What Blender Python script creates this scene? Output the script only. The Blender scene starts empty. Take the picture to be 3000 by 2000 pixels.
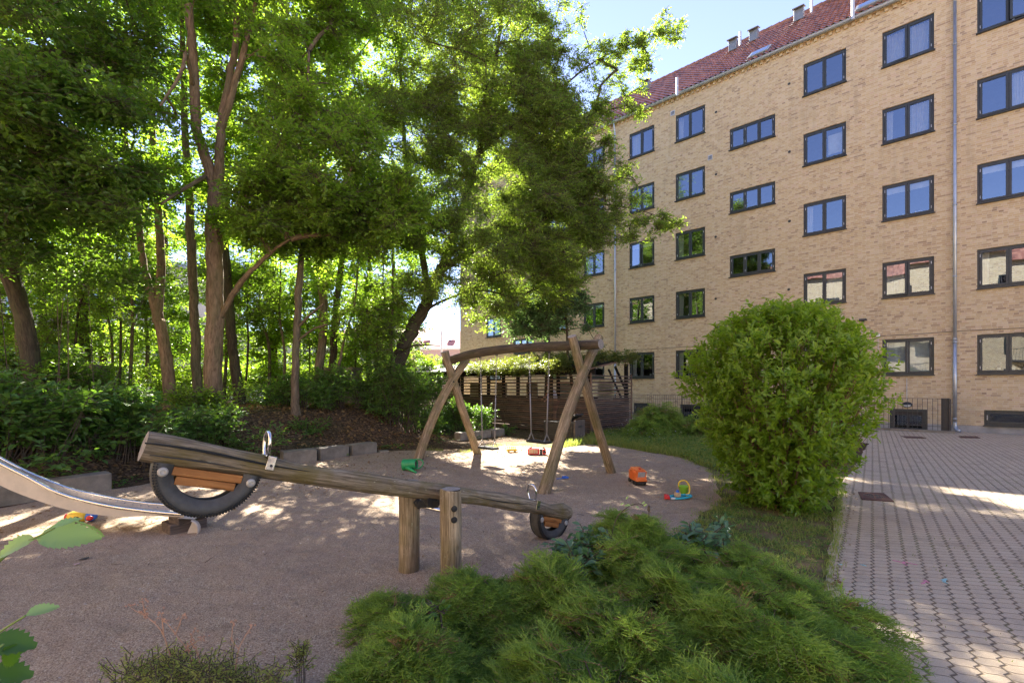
import bpy, math, random
import numpy as np
from mathutils import Vector, Matrix
random.seed(7)
RNG = np.random.default_rng(11)
SC = bpy.context.scene
COL = SC.collection
PI = math.pi
# ---------------------------------------------------------------- camera, sky, sun, exposure
HC = 1.55
FP = 1333.0          # focal length in photo pixels (3000 wide), horizon at row 1130
cam = bpy.data.cameras.new('camera'); camo = bpy.data.objects.new('camera', cam); COL.objects.link(camo)
camo.location = (0, 0, HC); camo.rotation_euler = (PI/2, 0, 0)
cam.sensor_width = 36; cam.lens = 36*FP/3000; cam.shift_y = 130/3000; cam.clip_start = 0.05; cam.clip_end = 3000
SC.camera = camo
SUN = Vector((-0.2926, 1.0, 0.7277)).normalized()
EL = math.asin(SUN.z); AZ = math.atan2(SUN.x, SUN.y)
w = bpy.data.worlds.new("World"); SC.world = w; w.use_nodes = True
nt = w.node_tree; bg = nt.nodes['Background']; bg.inputs[1].default_value = 0.05
sky = nt.nodes.new('ShaderNodeTexSky'); sky.sky_type = 'NISHITA'; sky.sun_disc = False
sky.sun_elevation = EL; sky.sun_rotation = AZ; sky.air_density = 0.9; sky.dust_density = 0.0; sky.ozone_density = 2.0
hs = nt.nodes.new('ShaderNodeHueSaturation'); hs.inputs['Hue'].default_value = .521; hs.inputs['Saturation'].default_value = .9
nt.links.new(sky.outputs[0], hs.inputs['Color']); nt.links.new(hs.outputs[0], bg.inputs[0])
sl = bpy.data.lights.new('sun', 'SUN'); sl.energy = 4.8; sl.angle = math.radians(0.5); sl.color = (1, .93, .82)
so = bpy.data.objects.new('sun', sl); COL.objects.link(so); so.location = (0, 0, 40)
so.rotation_euler = (-SUN).to_track_quat('-Z', 'Y').to_euler()
SC.view_settings.view_transform = 'Standard'; SC.view_settings.look = 'None'; SC.view_settings.gamma = 1
SC.view_settings.use_curve_mapping = False
SC.view_settings.exposure = 3.1
SC.cycles.max_bounces = 10; SC.cycles.diffuse_bounces = 7; SC.cycles.glossy_bounces = 3
SC.cycles.transmission_bounces = 3; SC.cycles.transparent_max_bounces = 6
SC.cycles.sample_clamp_indirect = 5.0
SC.cycles.use_denoising = True; SC.cycles.denoiser = 'OPENIMAGEDENOISE'; SC.cycles.denoising_prefilter = 'NONE'; SC.cycles.denoising_input_passes = 'RGB_ALBEDO_NORMAL'

# ---------------------------------------------------------------- image -> world helpers
def P(x, y, D): return np.array([(x-1500)/FP*D, D, HC-(y-1130)/FP*D])
def G(x, y, z=0.0):
    D = FP*(HC-z)/(y-1130); return np.array([(x-1500)/FP*D, D, z])
def proj(p): return 1500+FP*p[0]/p[1], 1130-FP*(p[2]-HC)/p[1]
def sstep(t): t = np.clip(t, 0, 1); return t*t*(3-2*t)

EDGE = [(-30,2.5),(-14,3.2),(-8.2,4.5),(-6.6,5.7),(-5.95,6.95),(-5.3,8.2),(-4.6,9.0),(-4.0,9.5),(-3.1,10.75),(-1.6,12.9),(-0.3,14.35),(0.2,15.5)]
WN = np.array([-.6663,-.7457]); WD = np.array([-.7457,.6663])   # main wall: outward normal, direction away
SHC = np.array([2.47,14.25])
def vnoise(x, y, s=1.0, seed=0):
    return (np.sin(x*1.7*s+seed)*np.cos(y*1.3*s+seed*2.1)+.6*np.sin(x*3.1*s+y*2.3*s+seed)+.4*np.cos(y*5.3*s-x*2.9*s+seed*.7))/2
def terrain(x, y):
    x = np.asarray(x, float); y = np.asarray(y, float)
    best = np.full(x.shape, 1e9); side = np.zeros(x.shape)
    for (ax, ay), (bx, by) in zip(EDGE[:-1], EDGE[1:]):
        dx, dy = bx-ax, by-ay; L2 = dx*dx+dy*dy
        t = np.clip(((x-ax)*dx+(y-ay)*dy)/L2, 0, 1)
        d = np.hypot(x-ax-t*dx, y-ay-t*dy)
        s = dx*(y-ay)-dy*(x-ax)
        m = d < best
        best = np.where(m, d, best); side = np.where(m, s, side)
    d = np.where(side > 0, best, -best)
    ds = (x-SHC[0])*WN[0]+(y-SHC[1])*WN[1]
    h = .95*sstep((d-.15)/2.7)*sstep((ds-1.8)/3.5)
    h = h*(1-.35*sstep((y-17)/10))
    return h+vnoise(x, y, .8)*.05*sstep(h*4)
def tz(x, y): return float(terrain(np.array([x]), np.array([y]))[0])

# ---------------------------------------------------------------- object helpers
def tag(o, label=None, cat=None, group=None, kind=None):
    if label: o['label'] = label
    if cat: o['category'] = cat
    if group: o['group'] = group
    if kind: o['kind'] = kind
    return o
def thing(name, label, cat, loc=(0,0,0), rotz=0.0, group=None):
    o = bpy.data.objects.new(name, None); COL.objects.link(o)
    o.location = loc; o.rotation_euler = (0,0,rotz); o.empty_display_size = .1
    tag(o, label, cat, group); return o
def mesh_obj(name, V, F, mat, parent=None, smooth=True, tc=None, tint=None, world=False, bevel=0):
    """V (n,3), F list/array of faces (array rows same length, or list of tuples)."""
    V = np.asarray(V, dtype=np.float64).reshape(-1, 3)
    if world and parent is not None:
        root = parent
        while root.parent is not None: root = root.parent
        l = np.array(root.location); a = -root.rotation_euler[2]
        V = V-l; c, s = math.cos(a), math.sin(a)
        V = np.stack([V[:,0]*c-V[:,1]*s, V[:,0]*s+V[:,1]*c, V[:,2]], 1)
    me = bpy.data.meshes.new(name)
    if isinstance(F, np.ndarray):
        n, k = F.shape
        me.vertices.add(len(V)); me.vertices.foreach_set('co', V.astype(np.float32).ravel())
        me.loops.add(n*k); me.loops.foreach_set('vertex_index', F.astype(np.int32).ravel())
        me.polygons.add(n); me.polygons.foreach_set('loop_start', (np.arange(n)*k).astype(np.int32))
        me.polygons.foreach_set('use_smooth', np.full(n, smooth))
        me.update(calc_edges=True)
    else:
        me.from_pydata([tuple(p) for p in V], [], F)
        if smooth: me.polygons.foreach_set('use_smooth', np.full(len(me.polygons), True))
        me.update()
    if tc is not None:
        a = me.attributes.new('tc', 'FLOAT_VECTOR', 'POINT'); a.data.foreach_set('vector', np.asarray(tc, np.float32).ravel())
    if tint is not None:
        a = me.attributes.new('tint', 'FLOAT', 'POINT'); a.data.foreach_set('value', np.asarray(tint, np.float32).ravel())
    if mat: me.materials.append(mat)
    o = bpy.data.objects.new(name, me); COL.objects.link(o)
    if parent is not None: o.parent = parent
    if bevel:
        b = o.modifiers.new('bevel', 'BEVEL'); b.width = bevel; b.segments = 2; b.limit_method = 'ANGLE'; b.angle_limit = .7
    return o
def frame_from(d, up=(0,0,1)):
    d = np.array(d, float); d /= np.linalg.norm(d)+1e-12
    u = np.array(up, float)
    if abs(d@u) > .95: u = np.array([1.,0,0])
    a = np.cross(u, d); a /= np.linalg.norm(a); b = np.cross(d, a)
    return a, b, d
class MB:
    def __init__(s): s.v = []; s.f = []; s.t = []; s.n = 0
    def add(s, V, F, T=None):
        V = np.asarray(V, float).reshape(-1, 3)
        s.v.append(V); s.t.append(V if T is None else np.asarray(T, float)); s.f += [tuple(int(i)+s.n for i in f) for f in F]; s.n += len(V)
    def box(s, c, size, R=None, taper=1.0):
        hx, hy, hz = np.array(size)/2
        L = np.array([(x*(taper if z > 0 else 1), y*(taper if z > 0 else 1), z) for x in (-hx,hx) for y in (-hy,hy) for z in (-hz,hz)])
        T = L.copy(); k = int(np.argmax(size)); T = np.roll(T, 2-k, axis=1)+np.array([random.random()*3, random.random()*3, random.random()*9])
        V = L if R is None else L@np.asarray(R)
        s.add(V+np.array(c), [(0,1,3,2),(4,6,7,5),(0,4,5,1),(2,3,7,6),(0,2,6,4),(1,5,7,3)], T)
    def bar(s, a, b, wd, th, up=(0,0,1)):
        a, b = np.array(a, float), np.array(b, float); x, y, z = frame_from(b-a, up)
        s.box((a+b)/2, (wd, th, np.linalg.norm(b-a)), np.array([x, y, z]))
    def tube(s, pts, rad, n=10, caps=True, wob=0, closed=False, flat=1.0):
        pts = np.asarray(pts, float); k = len(pts)
        rad = np.full(k, rad) if np.isscalar(rad) else np.asarray(rad, float)
        tan = np.gradient(pts, axis=0) if not closed else np.roll(pts,-1,0)-np.roll(pts,1,0)
        a, b, _ = frame_from(tan[0]); L = 0; V = []; T = []; off = random.random()*20
        for i in range(k):
            d = tan[i]/(np.linalg.norm(tan[i])+1e-12)
            a = a-d*(a@d); a /= np.linalg.norm(a)+1e-12; b = np.cross(d, a)
            if i: L += np.linalg.norm(pts[i]-pts[i-1])
            for j in range(n):
                th = 2*PI*j/n
                r = rad[i]*(1+wob*(math.sin(2*th+i*.7)+.7*math.sin(3*th-i*1.1+off))) if wob else rad[i]
                V.append(pts[i]+a*r*math.cos(th)+b*r*math.sin(th)*flat)
                T.append((math.cos(th)*rad[i], math.sin(th)*rad[i], L+off))
        F = []
        for i in range(k-1+(1 if closed else 0)):
            i2 = (i+1) % k
            for j in range(n):
                j2 = (j+1) % n
                F.append((i*n+j, i*n+j2, i2*n+j2, i2*n+j))
        if caps and not closed:
            V.append(pts[0]); T.append((0,0,off)); V.append(pts[-1]); T.append((0,0,L+off)); c0, c1 = k*n, k*n+1
            for j in range(n):
                F.append((c0, (j+1)%n, j)); F.append((c1, (k-1)*n+j, (k-1)*n+(j+1)%n))
        s.add(V, F, T)
    def lathe(s, prof, c, axis=(0,0,1), n=20, arc=2*PI, start=0, up=(1,0,0)):
        """prof list of (r, h); revolve about axis through c"""
        z = np.array(axis, float); z /= np.linalg.norm(z); x = np.array(up, float); x = x-z*(x@z); x /= np.linalg.norm(x); y = np.cross(z, x)
        full = abs(arc-2*PI) < 1e-6; m = n if full else n+1; V = []; T = []
        for i in range(m):
            th = start+arc*i/n; e = x*math.cos(th)+y*math.sin(th)
            for r, h in prof: V.append(np.array(c)+e*r+z*h); T.append((r, h, th*.3))
        k = len(prof); F = []
        for i in range(n):
            i2 = (i+1) % m
            for j in range(k-1): F.append((i*k+j, i2*k+j, i2*k+j+1, i*k+j+1))
        s.add(V, F, T)
    def disc(s, c, axis, r, n=16):
        a, b, d = frame_from(axis)
        s.add([np.array(c)]+[np.array(c)+r*(a*math.cos(2*PI*i/n)+b*math.sin(2*PI*i/n)) for i in range(n)], [(0, 1+i, 1+(i+1)%n) for i in range(n)])
    def poly(s, pts): s.add(pts, [tuple(range(len(pts)))])
    def build(s, name, mat, parent=None, smooth=False, world=False, bevel=0):
        return mesh_obj(name, np.concatenate(s.v), s.f, mat, parent, smooth, tc=np.concatenate(s.t), world=world, bevel=bevel)
def curve(pts, n=24):
    """Catmull-Rom through pts"""
    p = np.array([pts[0]]+list(pts)+[pts[-1]], float); out = []
    m = len(pts)-1
    for q in np.linspace(0, m-1e-6, n):
        i = int(q); t = q-i; a, b, c, d = p[i], p[i+1], p[i+2], p[i+3]
        out.append(.5*((2*b)+(-a+c)*t+(2*a-5*b+4*c-d)*t*t+(-a+3*b-3*c+d)*t**3))
    return np.array(out)

# ---------------------------------------------------------------- materials
class NT:
    def __init__(s, name):
        s.mat = bpy.data.materials.new(name); s.mat.use_nodes = True; s.t = s.mat.node_tree; s.t.nodes.clear()
        s.out = s.n('ShaderNodeOutputMaterial')
    def n(s, ty, **kw):
        nd = s.t.nodes.new(ty)
        for k, v in kw.items(): setattr(nd, k, v)
        return nd
    def put(s, sock, v):
        if hasattr(v, 'links') or isinstance(v, bpy.types.NodeSocket): s.t.links.new(v, sock)
        elif v is not None:
            if isinstance(v, (tuple, list)) and len(v) == 3 and sock.type == 'RGBA': v = (*v, 1)
            sock.default_value = v
    def m(s, op, a, b=None, c=None, clamp=False):
        nd = s.n('ShaderNodeMath', operation=op); nd.use_clamp = clamp
        s.put(nd.inputs[0], a)
        if b is not None: s.put(nd.inputs[1], b)
        if c is not None: s.put(nd.inputs[2], c)
        return nd.outputs[0]
    def mix(s, f, a, b, bt='MIX'):
        nd = s.n('ShaderNodeMix', data_type='RGBA', blend_type=bt)
        s.put(nd.inputs[0], f); s.put(nd.inputs[6], a); s.put(nd.inputs[7], b); return nd.outputs[2]
    def mapping(s, v, scale=(1,1,1), loc=(0,0,0)):
        nd = s.n('ShaderNodeMapping'); s.put(nd.inputs[0], v); nd.inputs[1].default_value = loc; nd.inputs[3].default_value = scale; return nd.outputs[0]
    def noise(s, v, scale=5, detail=4, rough=.6, dist=0):
        nd = s.n('ShaderNodeTexNoise'); s.put(nd.inputs['Vector'], v); nd.inputs['Scale'].default_value = scale
        nd.inputs['Detail'].default_value = detail; nd.inputs['Roughness'].default_value = rough; nd.inputs['Distortion'].default_value = dist
        return nd.outputs['Fac']
    def voro(s, v, scale=5, feat='F1', out='Distance'):
        nd = s.n('ShaderNodeTexVoronoi', feature=feat); s.put(nd.inputs['Vector'], v); nd.inputs['Scale'].default_value = scale
        return nd.outputs[out]
    def white(s, v):
        nd = s.n('ShaderNodeTexWhiteNoise'); s.put(nd.inputs['Vector'], v); return nd.outputs['Value']
    def ramp(s, f, stops, interp='LINEAR'):
        nd = s.n('ShaderNodeValToRGB'); s.put(nd.inputs[0], f); cr = nd.color_ramp; cr.interpolation = interp
        while len(cr.elements) < len(stops): cr.elements.new(.5)
        for e, (p, c) in zip(cr.elements, stops): e.position = p; e.color = (*c, 1) if len(c) == 3 else c
        return nd.outputs[0]
    def rng(s, v, a, b, c=0, d=1):
        nd = s.n('ShaderNodeMapRange'); s.put(nd.inputs[0], v)
        for i, x in enumerate((a, b, c, d)): nd.inputs[i+1].default_value = x
        return nd.outputs[0]
    def sep(s, v):
        nd = s.n('ShaderNodeSeparateXYZ'); s.put(nd.inputs[0], v); return nd.outputs
    def comb(s, x, y, z=0):
        nd = s.n('ShaderNodeCombineXYZ'); s.put(nd.inputs[0], x); s.put(nd.inputs[1], y); s.put(nd.inputs[2], z); return nd.outputs[0]
    def obj(s): return s.n('ShaderNodeTexCoord').outputs['Object']
    def tc(s): return s.n('ShaderNodeAttribute', attribute_name='tc').outputs['Vector']
    def bump(s, h, strength=.5, dist=.01):
        nd = s.n('ShaderNodeBump'); s.put(nd.inputs['Height'], h); nd.inputs['Strength'].default_value = strength; nd.inputs['Distance'].default_value = dist
        return nd.outputs[0]
    def bsdf(s, col, rough=.6, metal=0, normal=None, spec=.5, **kw):
        nd = s.n('ShaderNodeBsdfPrincipled'); s.put(nd.inputs['Base Color'], col); s.put(nd.inputs['Roughness'], rough); s.put(nd.inputs['Metallic'], metal)
        nd.inputs['Specular IOR Level'].default_value = spec
        if normal is not None: s.put(nd.inputs['Normal'], normal)
        for k, v in kw.items(): s.put(nd.inputs[k], v)
        return nd.outputs[0]
    def done(s, sh): s.t.links.new(sh, s.out.inputs[0]); return s.mat

def plain(name, col, rough=.5, metal=0, var=.15, scale=8, spec=.5, bump=.0, bs=60):
    t = NT(name); o = t.obj(); f = t.noise(o, scale, 5, .65)
    c = t.mix(t.rng(f, .3, .7, 0, 1), tuple(x*(1-var) for x in col), tuple(min(1, x*(1+var)) for x in col))
    nrm = t.bump(t.noise(o, bs, 4), bump, .004) if bump else None
    r = t.rng(t.noise(o, scale*2.3, 3), .3, .7, max(.02, rough-.1), min(1, rough+.12))
    return t.done(t.bsdf(c, r, metal, nrm, spec))
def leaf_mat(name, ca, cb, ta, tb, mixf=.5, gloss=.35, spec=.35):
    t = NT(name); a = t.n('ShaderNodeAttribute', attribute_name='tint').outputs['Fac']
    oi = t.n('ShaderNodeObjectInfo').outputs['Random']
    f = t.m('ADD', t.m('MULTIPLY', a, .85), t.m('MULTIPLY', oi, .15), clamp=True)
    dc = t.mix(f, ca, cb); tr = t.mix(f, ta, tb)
    p = t.bsdf(dc, gloss, 0, None, spec)
    tn = t.n('ShaderNodeBsdfTranslucent'); t.put(tn.inputs[0], tr)
    mx = t.n('ShaderNodeMixShader'); mx.inputs[0].default_value = mixf
    t.t.links.new(p, mx.inputs[1]); t.t.links.new(tn.outputs[0], mx.inputs[2])
    return t.done(mx.outputs[0])
def wood_mat(name, dark, light, green=None, scale=1.0, rough=.85, gam=.45):
    t = NT(name); v = t.tc()
    f1 = t.noise(t.mapping(v, (70*scale,70*scale,3.2*scale)), 1, 6, .68)
    f2 = t.noise(t.mapping(v, (9,9,1.6)), 1.3, 4, .6)
    f3 = t.noise(t.mapping(v, (120*scale,120*scale,9*scale)), 1, 3, .6)
    c = t.mix(t.rng(f1, .40, .62), dark, light)
    c = t.mix(t.rng(f2, .3, .7, 0, .7), c, tuple(x*.6 for x in dark))
    if green is not None:
        g = t.m('MULTIPLY', t.rng(t.noise(v, 4.5, 4), .45, .65), gam); c = t.mix(g, c, green)
    flake = t.rng(t.noise(t.mapping(v, (60,60,18)), 1, 2), .68, .74)
    c = t.mix(t.m('MULTIPLY', flake, .5), c, tuple(min(.6, x*1.6) for x in light))
    crack = t.rng(f3, .28, .36); c = t.mix(crack, tuple(x*.35 for x in dark), c)
    h = t.m('ADD', f1, t.m('MULTIPLY', crack, .5))
    return t.done(t.bsdf(c, rough, 0, t.bump(h, .7, .006), .25))
def bark_mat(name, dark, light, sc=1.0):
    t = NT(name); v = t.tc()
    f1 = t.noise(t.mapping(v, (22*sc,22*sc,4*sc)), 1, 6, .7, .6); f2 = t.noise(t.mapping(v, (5,5,1.2)), 1, 3)
    c = t.mix(t.rng(f1, .35, .65), dark, light); c = t.mix(t.rng(f2, .45, .7, 0, .45), c, (.10,.11,.05))
    return t.done(t.bsdf(c, .9, 0, t.bump(f1, .9, .02), .2))
def brick_mat(name='yellow_brick'):
    t = NT(name); x, y, z = t.sep(t.obj()); u0 = t.m('ADD', x, y)
    zr = t.m('DIVIDE', z, .0667); row = t.m('FLOOR', zr); fz = t.m('FRACT', zr)
    par = t.m('MODULO', t.m('ABSOLUTE', row), 2.0)
    jit = t.m('MULTIPLY', t.white(t.comb(row, 3.3)), .035)
    u = t.m('ADD', t.m('ADD', u0, t.m('MULTIPLY', par, .03)), t.m('ADD', jit, t.m('MULTIPLY', t.m('MODULO', t.m('ABSOLUTE', row), 4.0), .06)))
    uh = t.m('DIVIDE', u, .12); idh = t.m('FLOOR', uh); fh = t.m('FRACT', uh)
    us = t.m('DIVIDE', u, .36); ids = t.m('FLOOR', us); fs = t.m('FRACT', us)   # stretcher + header period
    ishead = t.m('GREATER_THAN', fs, .6667)
    lu = t.m('MULTIPLY', fs, .36); lu2 = t.m('SUBTRACT', lu, t.m('MULTIPLY', ishead, .24))
    idS = t.m('ADD', t.m('MULTIPLY', ids, 2.0), ishead)
    luh = t.m('MULTIPLY', fh, .12)
    def sel(a, b): return t.m('ADD', t.m('MULTIPLY', a, t.m('SUBTRACT', 1.0, par)), t.m('MULTIPLY', b, par))
    lu3 = sel(lu2, luh); bid = sel(idS, t.m('ADD', idh, 977.0))
    wob = t.m('MULTIPLY', t.m('SUBTRACT', t.noise(t.comb(u0, z), 30, 2), .5), .12)
    mz = t.m('MULTIPLY', t.rng(t.m('ADD', fz, wob), .10, .19), t.rng(t.m('ADD', fz, wob), 1.0, .95))
    mu = t.rng(t.m('ADD', lu3, t.m('MULTIPLY', wob, .08)), .006, .012)
    brick = t.m('MULTIPLY', mz, mu)
    h = t.white(t.comb(bid, row, 1.7)); h2 = t.white(t.comb(bid, row, 8.1))
    col = t.ramp(h, [(0,(.27,.175,.11)),(.05,(.37,.245,.145)),(.13,(.47,.32,.18)),(.45,(.55,.40,.215)),(.7,(.60,.455,.265)),(.88,(.64,.51,.33)),(1,(.58,.40,.27))])
    col = t.mix(.08, col, (.56,.42,.245)); col = t.mix(t.rng(h2, 0, 1, 0, .25), col, (.50,.43,.32))
    grain = t.noise(t.comb(t.m('MULTIPLY', u0, 1), t.m('MULTIPLY', z, 2.2)), 28, 4); col = t.mix(t.rng(grain, .3, .7, .18, 0), col, (.2,.13,.07))
    big = t.noise(t.comb(u0, z), .35, 3); 
    mort = t.mix(t.rng(grain, .3, .7), (.53,.44,.335), (.62,.53,.42))
    c = t.mix(brick, mort, col)
    c = t.mix(t.rng(big, .35, .7, 0, .16), c, (.40,.31,.19))
    strk = t.m('MULTIPLY', t.rng(t.noise(t.comb(t.m('MULTIPLY', u0, 3.2), t.m('MULTIPLY', z, .28)), 1.0, 4, .65), .52, .72), t.rng(t.noise(t.comb(u0, z), .23, 2), .4, .6)); c = t.mix(t.m('MULTIPLY', strk, .42), c, (.30,.24,.17))
    stain = t.m('MULTIPLY', t.rng(z, 1.6, .1), t.rng(t.noise(t.comb(u0, z), 1.6, 4), .4, .65)); c = t.mix(t.m('MULTIPLY', stain, .35), c, (.17,.15,.12))
    return t.done(t.bsdf(c, .88, 0, t.bump(brick, .5, .006), .2))
def paver_mat():
    t = NT('grey_paver'); g = t.n('ShaderNodeNewGeometry').outputs['Position']; x, y, z = t.sep(g)
    cu, cv = .784, .621   # row direction (cu,-cv), column direction (cv,cu)
    U = t.m('SUBTRACT', t.m('MULTIPLY', x, cu), t.m('MULTIPLY', y, cv)); V = t.m('ADD', t.m('MULTIPLY', x, cv), t.m('MULTIPLY', y, cu))
    PU, PV = .113, .092
    Vw = t.m('ADD', V, t.m('MULTIPLY', t.m('SINE', t.m('MULTIPLY', U, 2*PI/PU)), .0085))
    rv = t.m('DIVIDE', Vw, PV); row = t.m('FLOOR', rv); fv = t.m('FRACT', rv)
    tri = t.m('PINGPONG', t.m('ADD', fv, .25), .5); Uz = t.m('ADD', U, t.m('MULTIPLY', t.m('SUBTRACT', tri, .25), .05))
    ru = t.m('DIVIDE', Uz, PU); colu = t.m('FLOOR', ru); fu = t.m('FRACT', ru)
    nz = t.m('MULTIPLY', t.m('SUBTRACT', t.noise(g, 22, 3), .5), .05)
    ev = t.m('MINIMUM', fv, t.m('SUBTRACT', 1.0, fv)); eu = t.m('MINIMUM', fu, t.m('SUBTRACT', 1.0, fu))
    jv = t.rng(t.m('ADD', ev, nz), -.005, .045); ju = t.rng(t.m('ADD', eu, nz), .02, .075)
    blk = t.m('MULTIPLY', jv, ju)
    h = t.white(t.comb(colu, row, 2.2))
    c = t.mix(h, (.47,.365,.24), (.57,.455,.305))
    c = t.mix(t.rng(t.noise(g, 1.1, 4), .35, .7, 0, .5), c, (.50,.37,.26))
    sp = t.noise(g, 260, 2, .8); c = t.mix(t.rng(sp, .35, .72, 0, .75), c, (.58,.48,.36)); c = t.mix(t.rng(sp, .42, .3, 0, .5), c, (.16,.12,.10))
    c = t.mix(t.rng(t.noise(g, 2.6, 5, .7), .5, .7, 0, .4), c, (.23,.17,.12)); moss = t.rng(t.noise(g, .9, 3), .5, .62); jc = t.mix(moss, (.20,.15,.10), (.19,.18,.07))
    jc = t.mix(t.rng(t.noise(g, 14, 3), .55, .7, 0, .8), jc, (.17,.12,.06))
    c = t.mix(blk, jc, c)
    return t.done(t.bsdf(c, .85, 0, t.bump(t.m('ADD', t.m('ADD', blk, t.m('MULTIPLY', h, .35)), t.m('MULTIPLY', sp, .25)), .9, .012), .25))
def gravel_mat():
    t = NT('brown_gravel'); g = t.n('ShaderNodeNewGeometry').outputs['Position']
    v1 = t.voro(g, 130, out='Color'); v1 = t.sep(v1)[0]; d1 = t.voro(g, 130)
    n1 = t.noise(g, 90, 3, .8); n2 = t.noise(g, .6, 4, .6); n3 = t.noise(g, 5, 5, .7)
    c = t.ramp(v1, [(0,(.24,.165,.105)),(.35,(.46,.34,.225)),(.7,(.57,.43,.29)),(.92,(.65,.52,.37)),(1,(.73,.64,.49))])
    c = t.mix(t.rng(n1, .38, .62, .5, 0), c, (.22,.155,.11))
    c = t.mix(t.rng(n2, .4, .65, 0, .35), c, (.33,.24,.18)); c = t.mix(t.rng(n3, .45, .7, 0, .3), c, (.27,.19,.14))
    lit = t.m('MULTIPLY', t.rng(t.noise(g, 34, 2, .5), .66, .72), t.rng(t.noise(g, .8, 3), .45, .62)); c = t.mix(t.m('MULTIPLY', lit, .6), c, (.36,.27,.13))
    hh = t.m('ADD', t.m('MULTIPLY', d1, -.5), t.m('ADD', t.m('MULTIPLY', n3, 1.2), n1))
    wv = t.noise(g, 2.3, 3, .55); nd = t.n('ShaderNodeBump'); t.put(nd.inputs['Height'], wv); nd.inputs['Strength'].default_value = 1.0; nd.inputs['Distance'].default_value = .13
    n2b = t.n('ShaderNodeBump'); t.put(n2b.inputs['Height'], hh); n2b.inputs['Strength'].default_value = 1.0; n2b.inputs['Distance'].default_value = .010; t.put(n2b.inputs['Normal'], nd.outputs[0])
    c = t.mix(t.rng(t.noise(g, 1.7, 5, .7), .5, .72, 0, .4), c, (.25,.175,.12))
    return t.done(t.bsdf(c, .95, 0, n2b.outputs[0], .15))
def soil_mat():
    t = NT('forest_soil'); g = t.n('ShaderNodeNewGeometry').outputs['Position']
    v = t.sep(t.voro(g, 26, out='Color'))[0]; n1 = t.noise(g, 60, 4, .8); n2 = t.noise(g, .7, 3)
    c = t.ramp(v, [(0,(.06,.04,.026)),(.4,(.12,.078,.047)),(.75,(.22,.135,.075)),(1,(.34,.22,.13))])
    c = t.mix(t.rng(n1, .35, .65, .7, 0), c, (.03,.022,.016)); c = t.mix(t.rng(n2, .5, .7, 0, .5), c, (.05,.062,.02))
    return t.done(t.bsdf(c, .95, 0, t.bump(n1, .9, .03), .1))
def lawn_mat():
    t = NT('lawn_soil'); g = t.n('ShaderNodeNewGeometry').outputs['Position']
    n1 = t.noise(g, 50, 4, .8); n2 = t.noise(g, 3.5, 4)
    c = t.mix(t.rng(n1, .35, .65), (.08,.085,.03), (.17,.18,.06)); c = t.mix(t.rng(n2, .42, .6, 0, .9), c, (.26,.18,.10))
    return t.done(t.bsdf(c, .95, 0, t.bump(n1, .9, .02), .1))
def glass_mat(name='window_glass', refl=.5, tint=(1,1,1)):
    t = NT(name); g = t.n('ShaderNodeBsdfGlossy'); g.inputs['Roughness'].default_value = .0; g.inputs['Color'].default_value = (.66,.80,1,1)
    wv = t.bump(t.noise(t.obj(), .9, 1), .12, .02); t.put(g.inputs['Normal'], wv)
    tr = t.n('ShaderNodeBsdfTransparent'); tr.inputs[0].default_value = (.62*tint[0],.66*tint[1],.64*tint[2],1)
    fr = t.n('ShaderNodeLayerWeight'); fr.inputs[0].default_value = .35
    f = t.m('ADD', t.m('MULTIPLY', fr.outputs['Facing'], .45), refl-.15, clamp=True)
    mx = t.n('ShaderNodeMixShader'); t.t.links.new(f, mx.inputs[0]); t.t.links.new(tr.outputs[0], mx.inputs[1]); t.t.links.new(g.outputs[0], mx.inputs[2])
    return t.done(mx.outputs[0])
def pale_panel(): 
    t = NT('white_panel'); o = t.obj(); z = t.sep(o)[2]; ln = t.rng(t.m('FRACT', t.m('MULTIPLY', z, 1.0)), .0, .03)
    c = t.mix(ln, (.3,.3,.3), (.78,.79,.78)); return t.done(t.bsdf(c, .6))
def tile_mat():
    t = NT('red_roof_tile'); o = t.obj(); x, y, z = t.sep(o)
    idv = t.comb(t.m('FLOOR', t.m('DIVIDE', x, .215)), t.m('FLOOR', t.m('DIVIDE', z, .237)))
    h = t.white(idv); c = t.ramp(h, [(0,(.15,.055,.035)),(.3,(.24,.09,.058)),(.7,(.31,.125,.08)),(1,(.38,.18,.12))])
    c = t.mix(t.rng(t.noise(o, 2, 4), .4, .7, 0, .4), c, (.2,.11,.09))
    return t.done(t.bsdf(c, .42, 0, None, .6))
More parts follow.
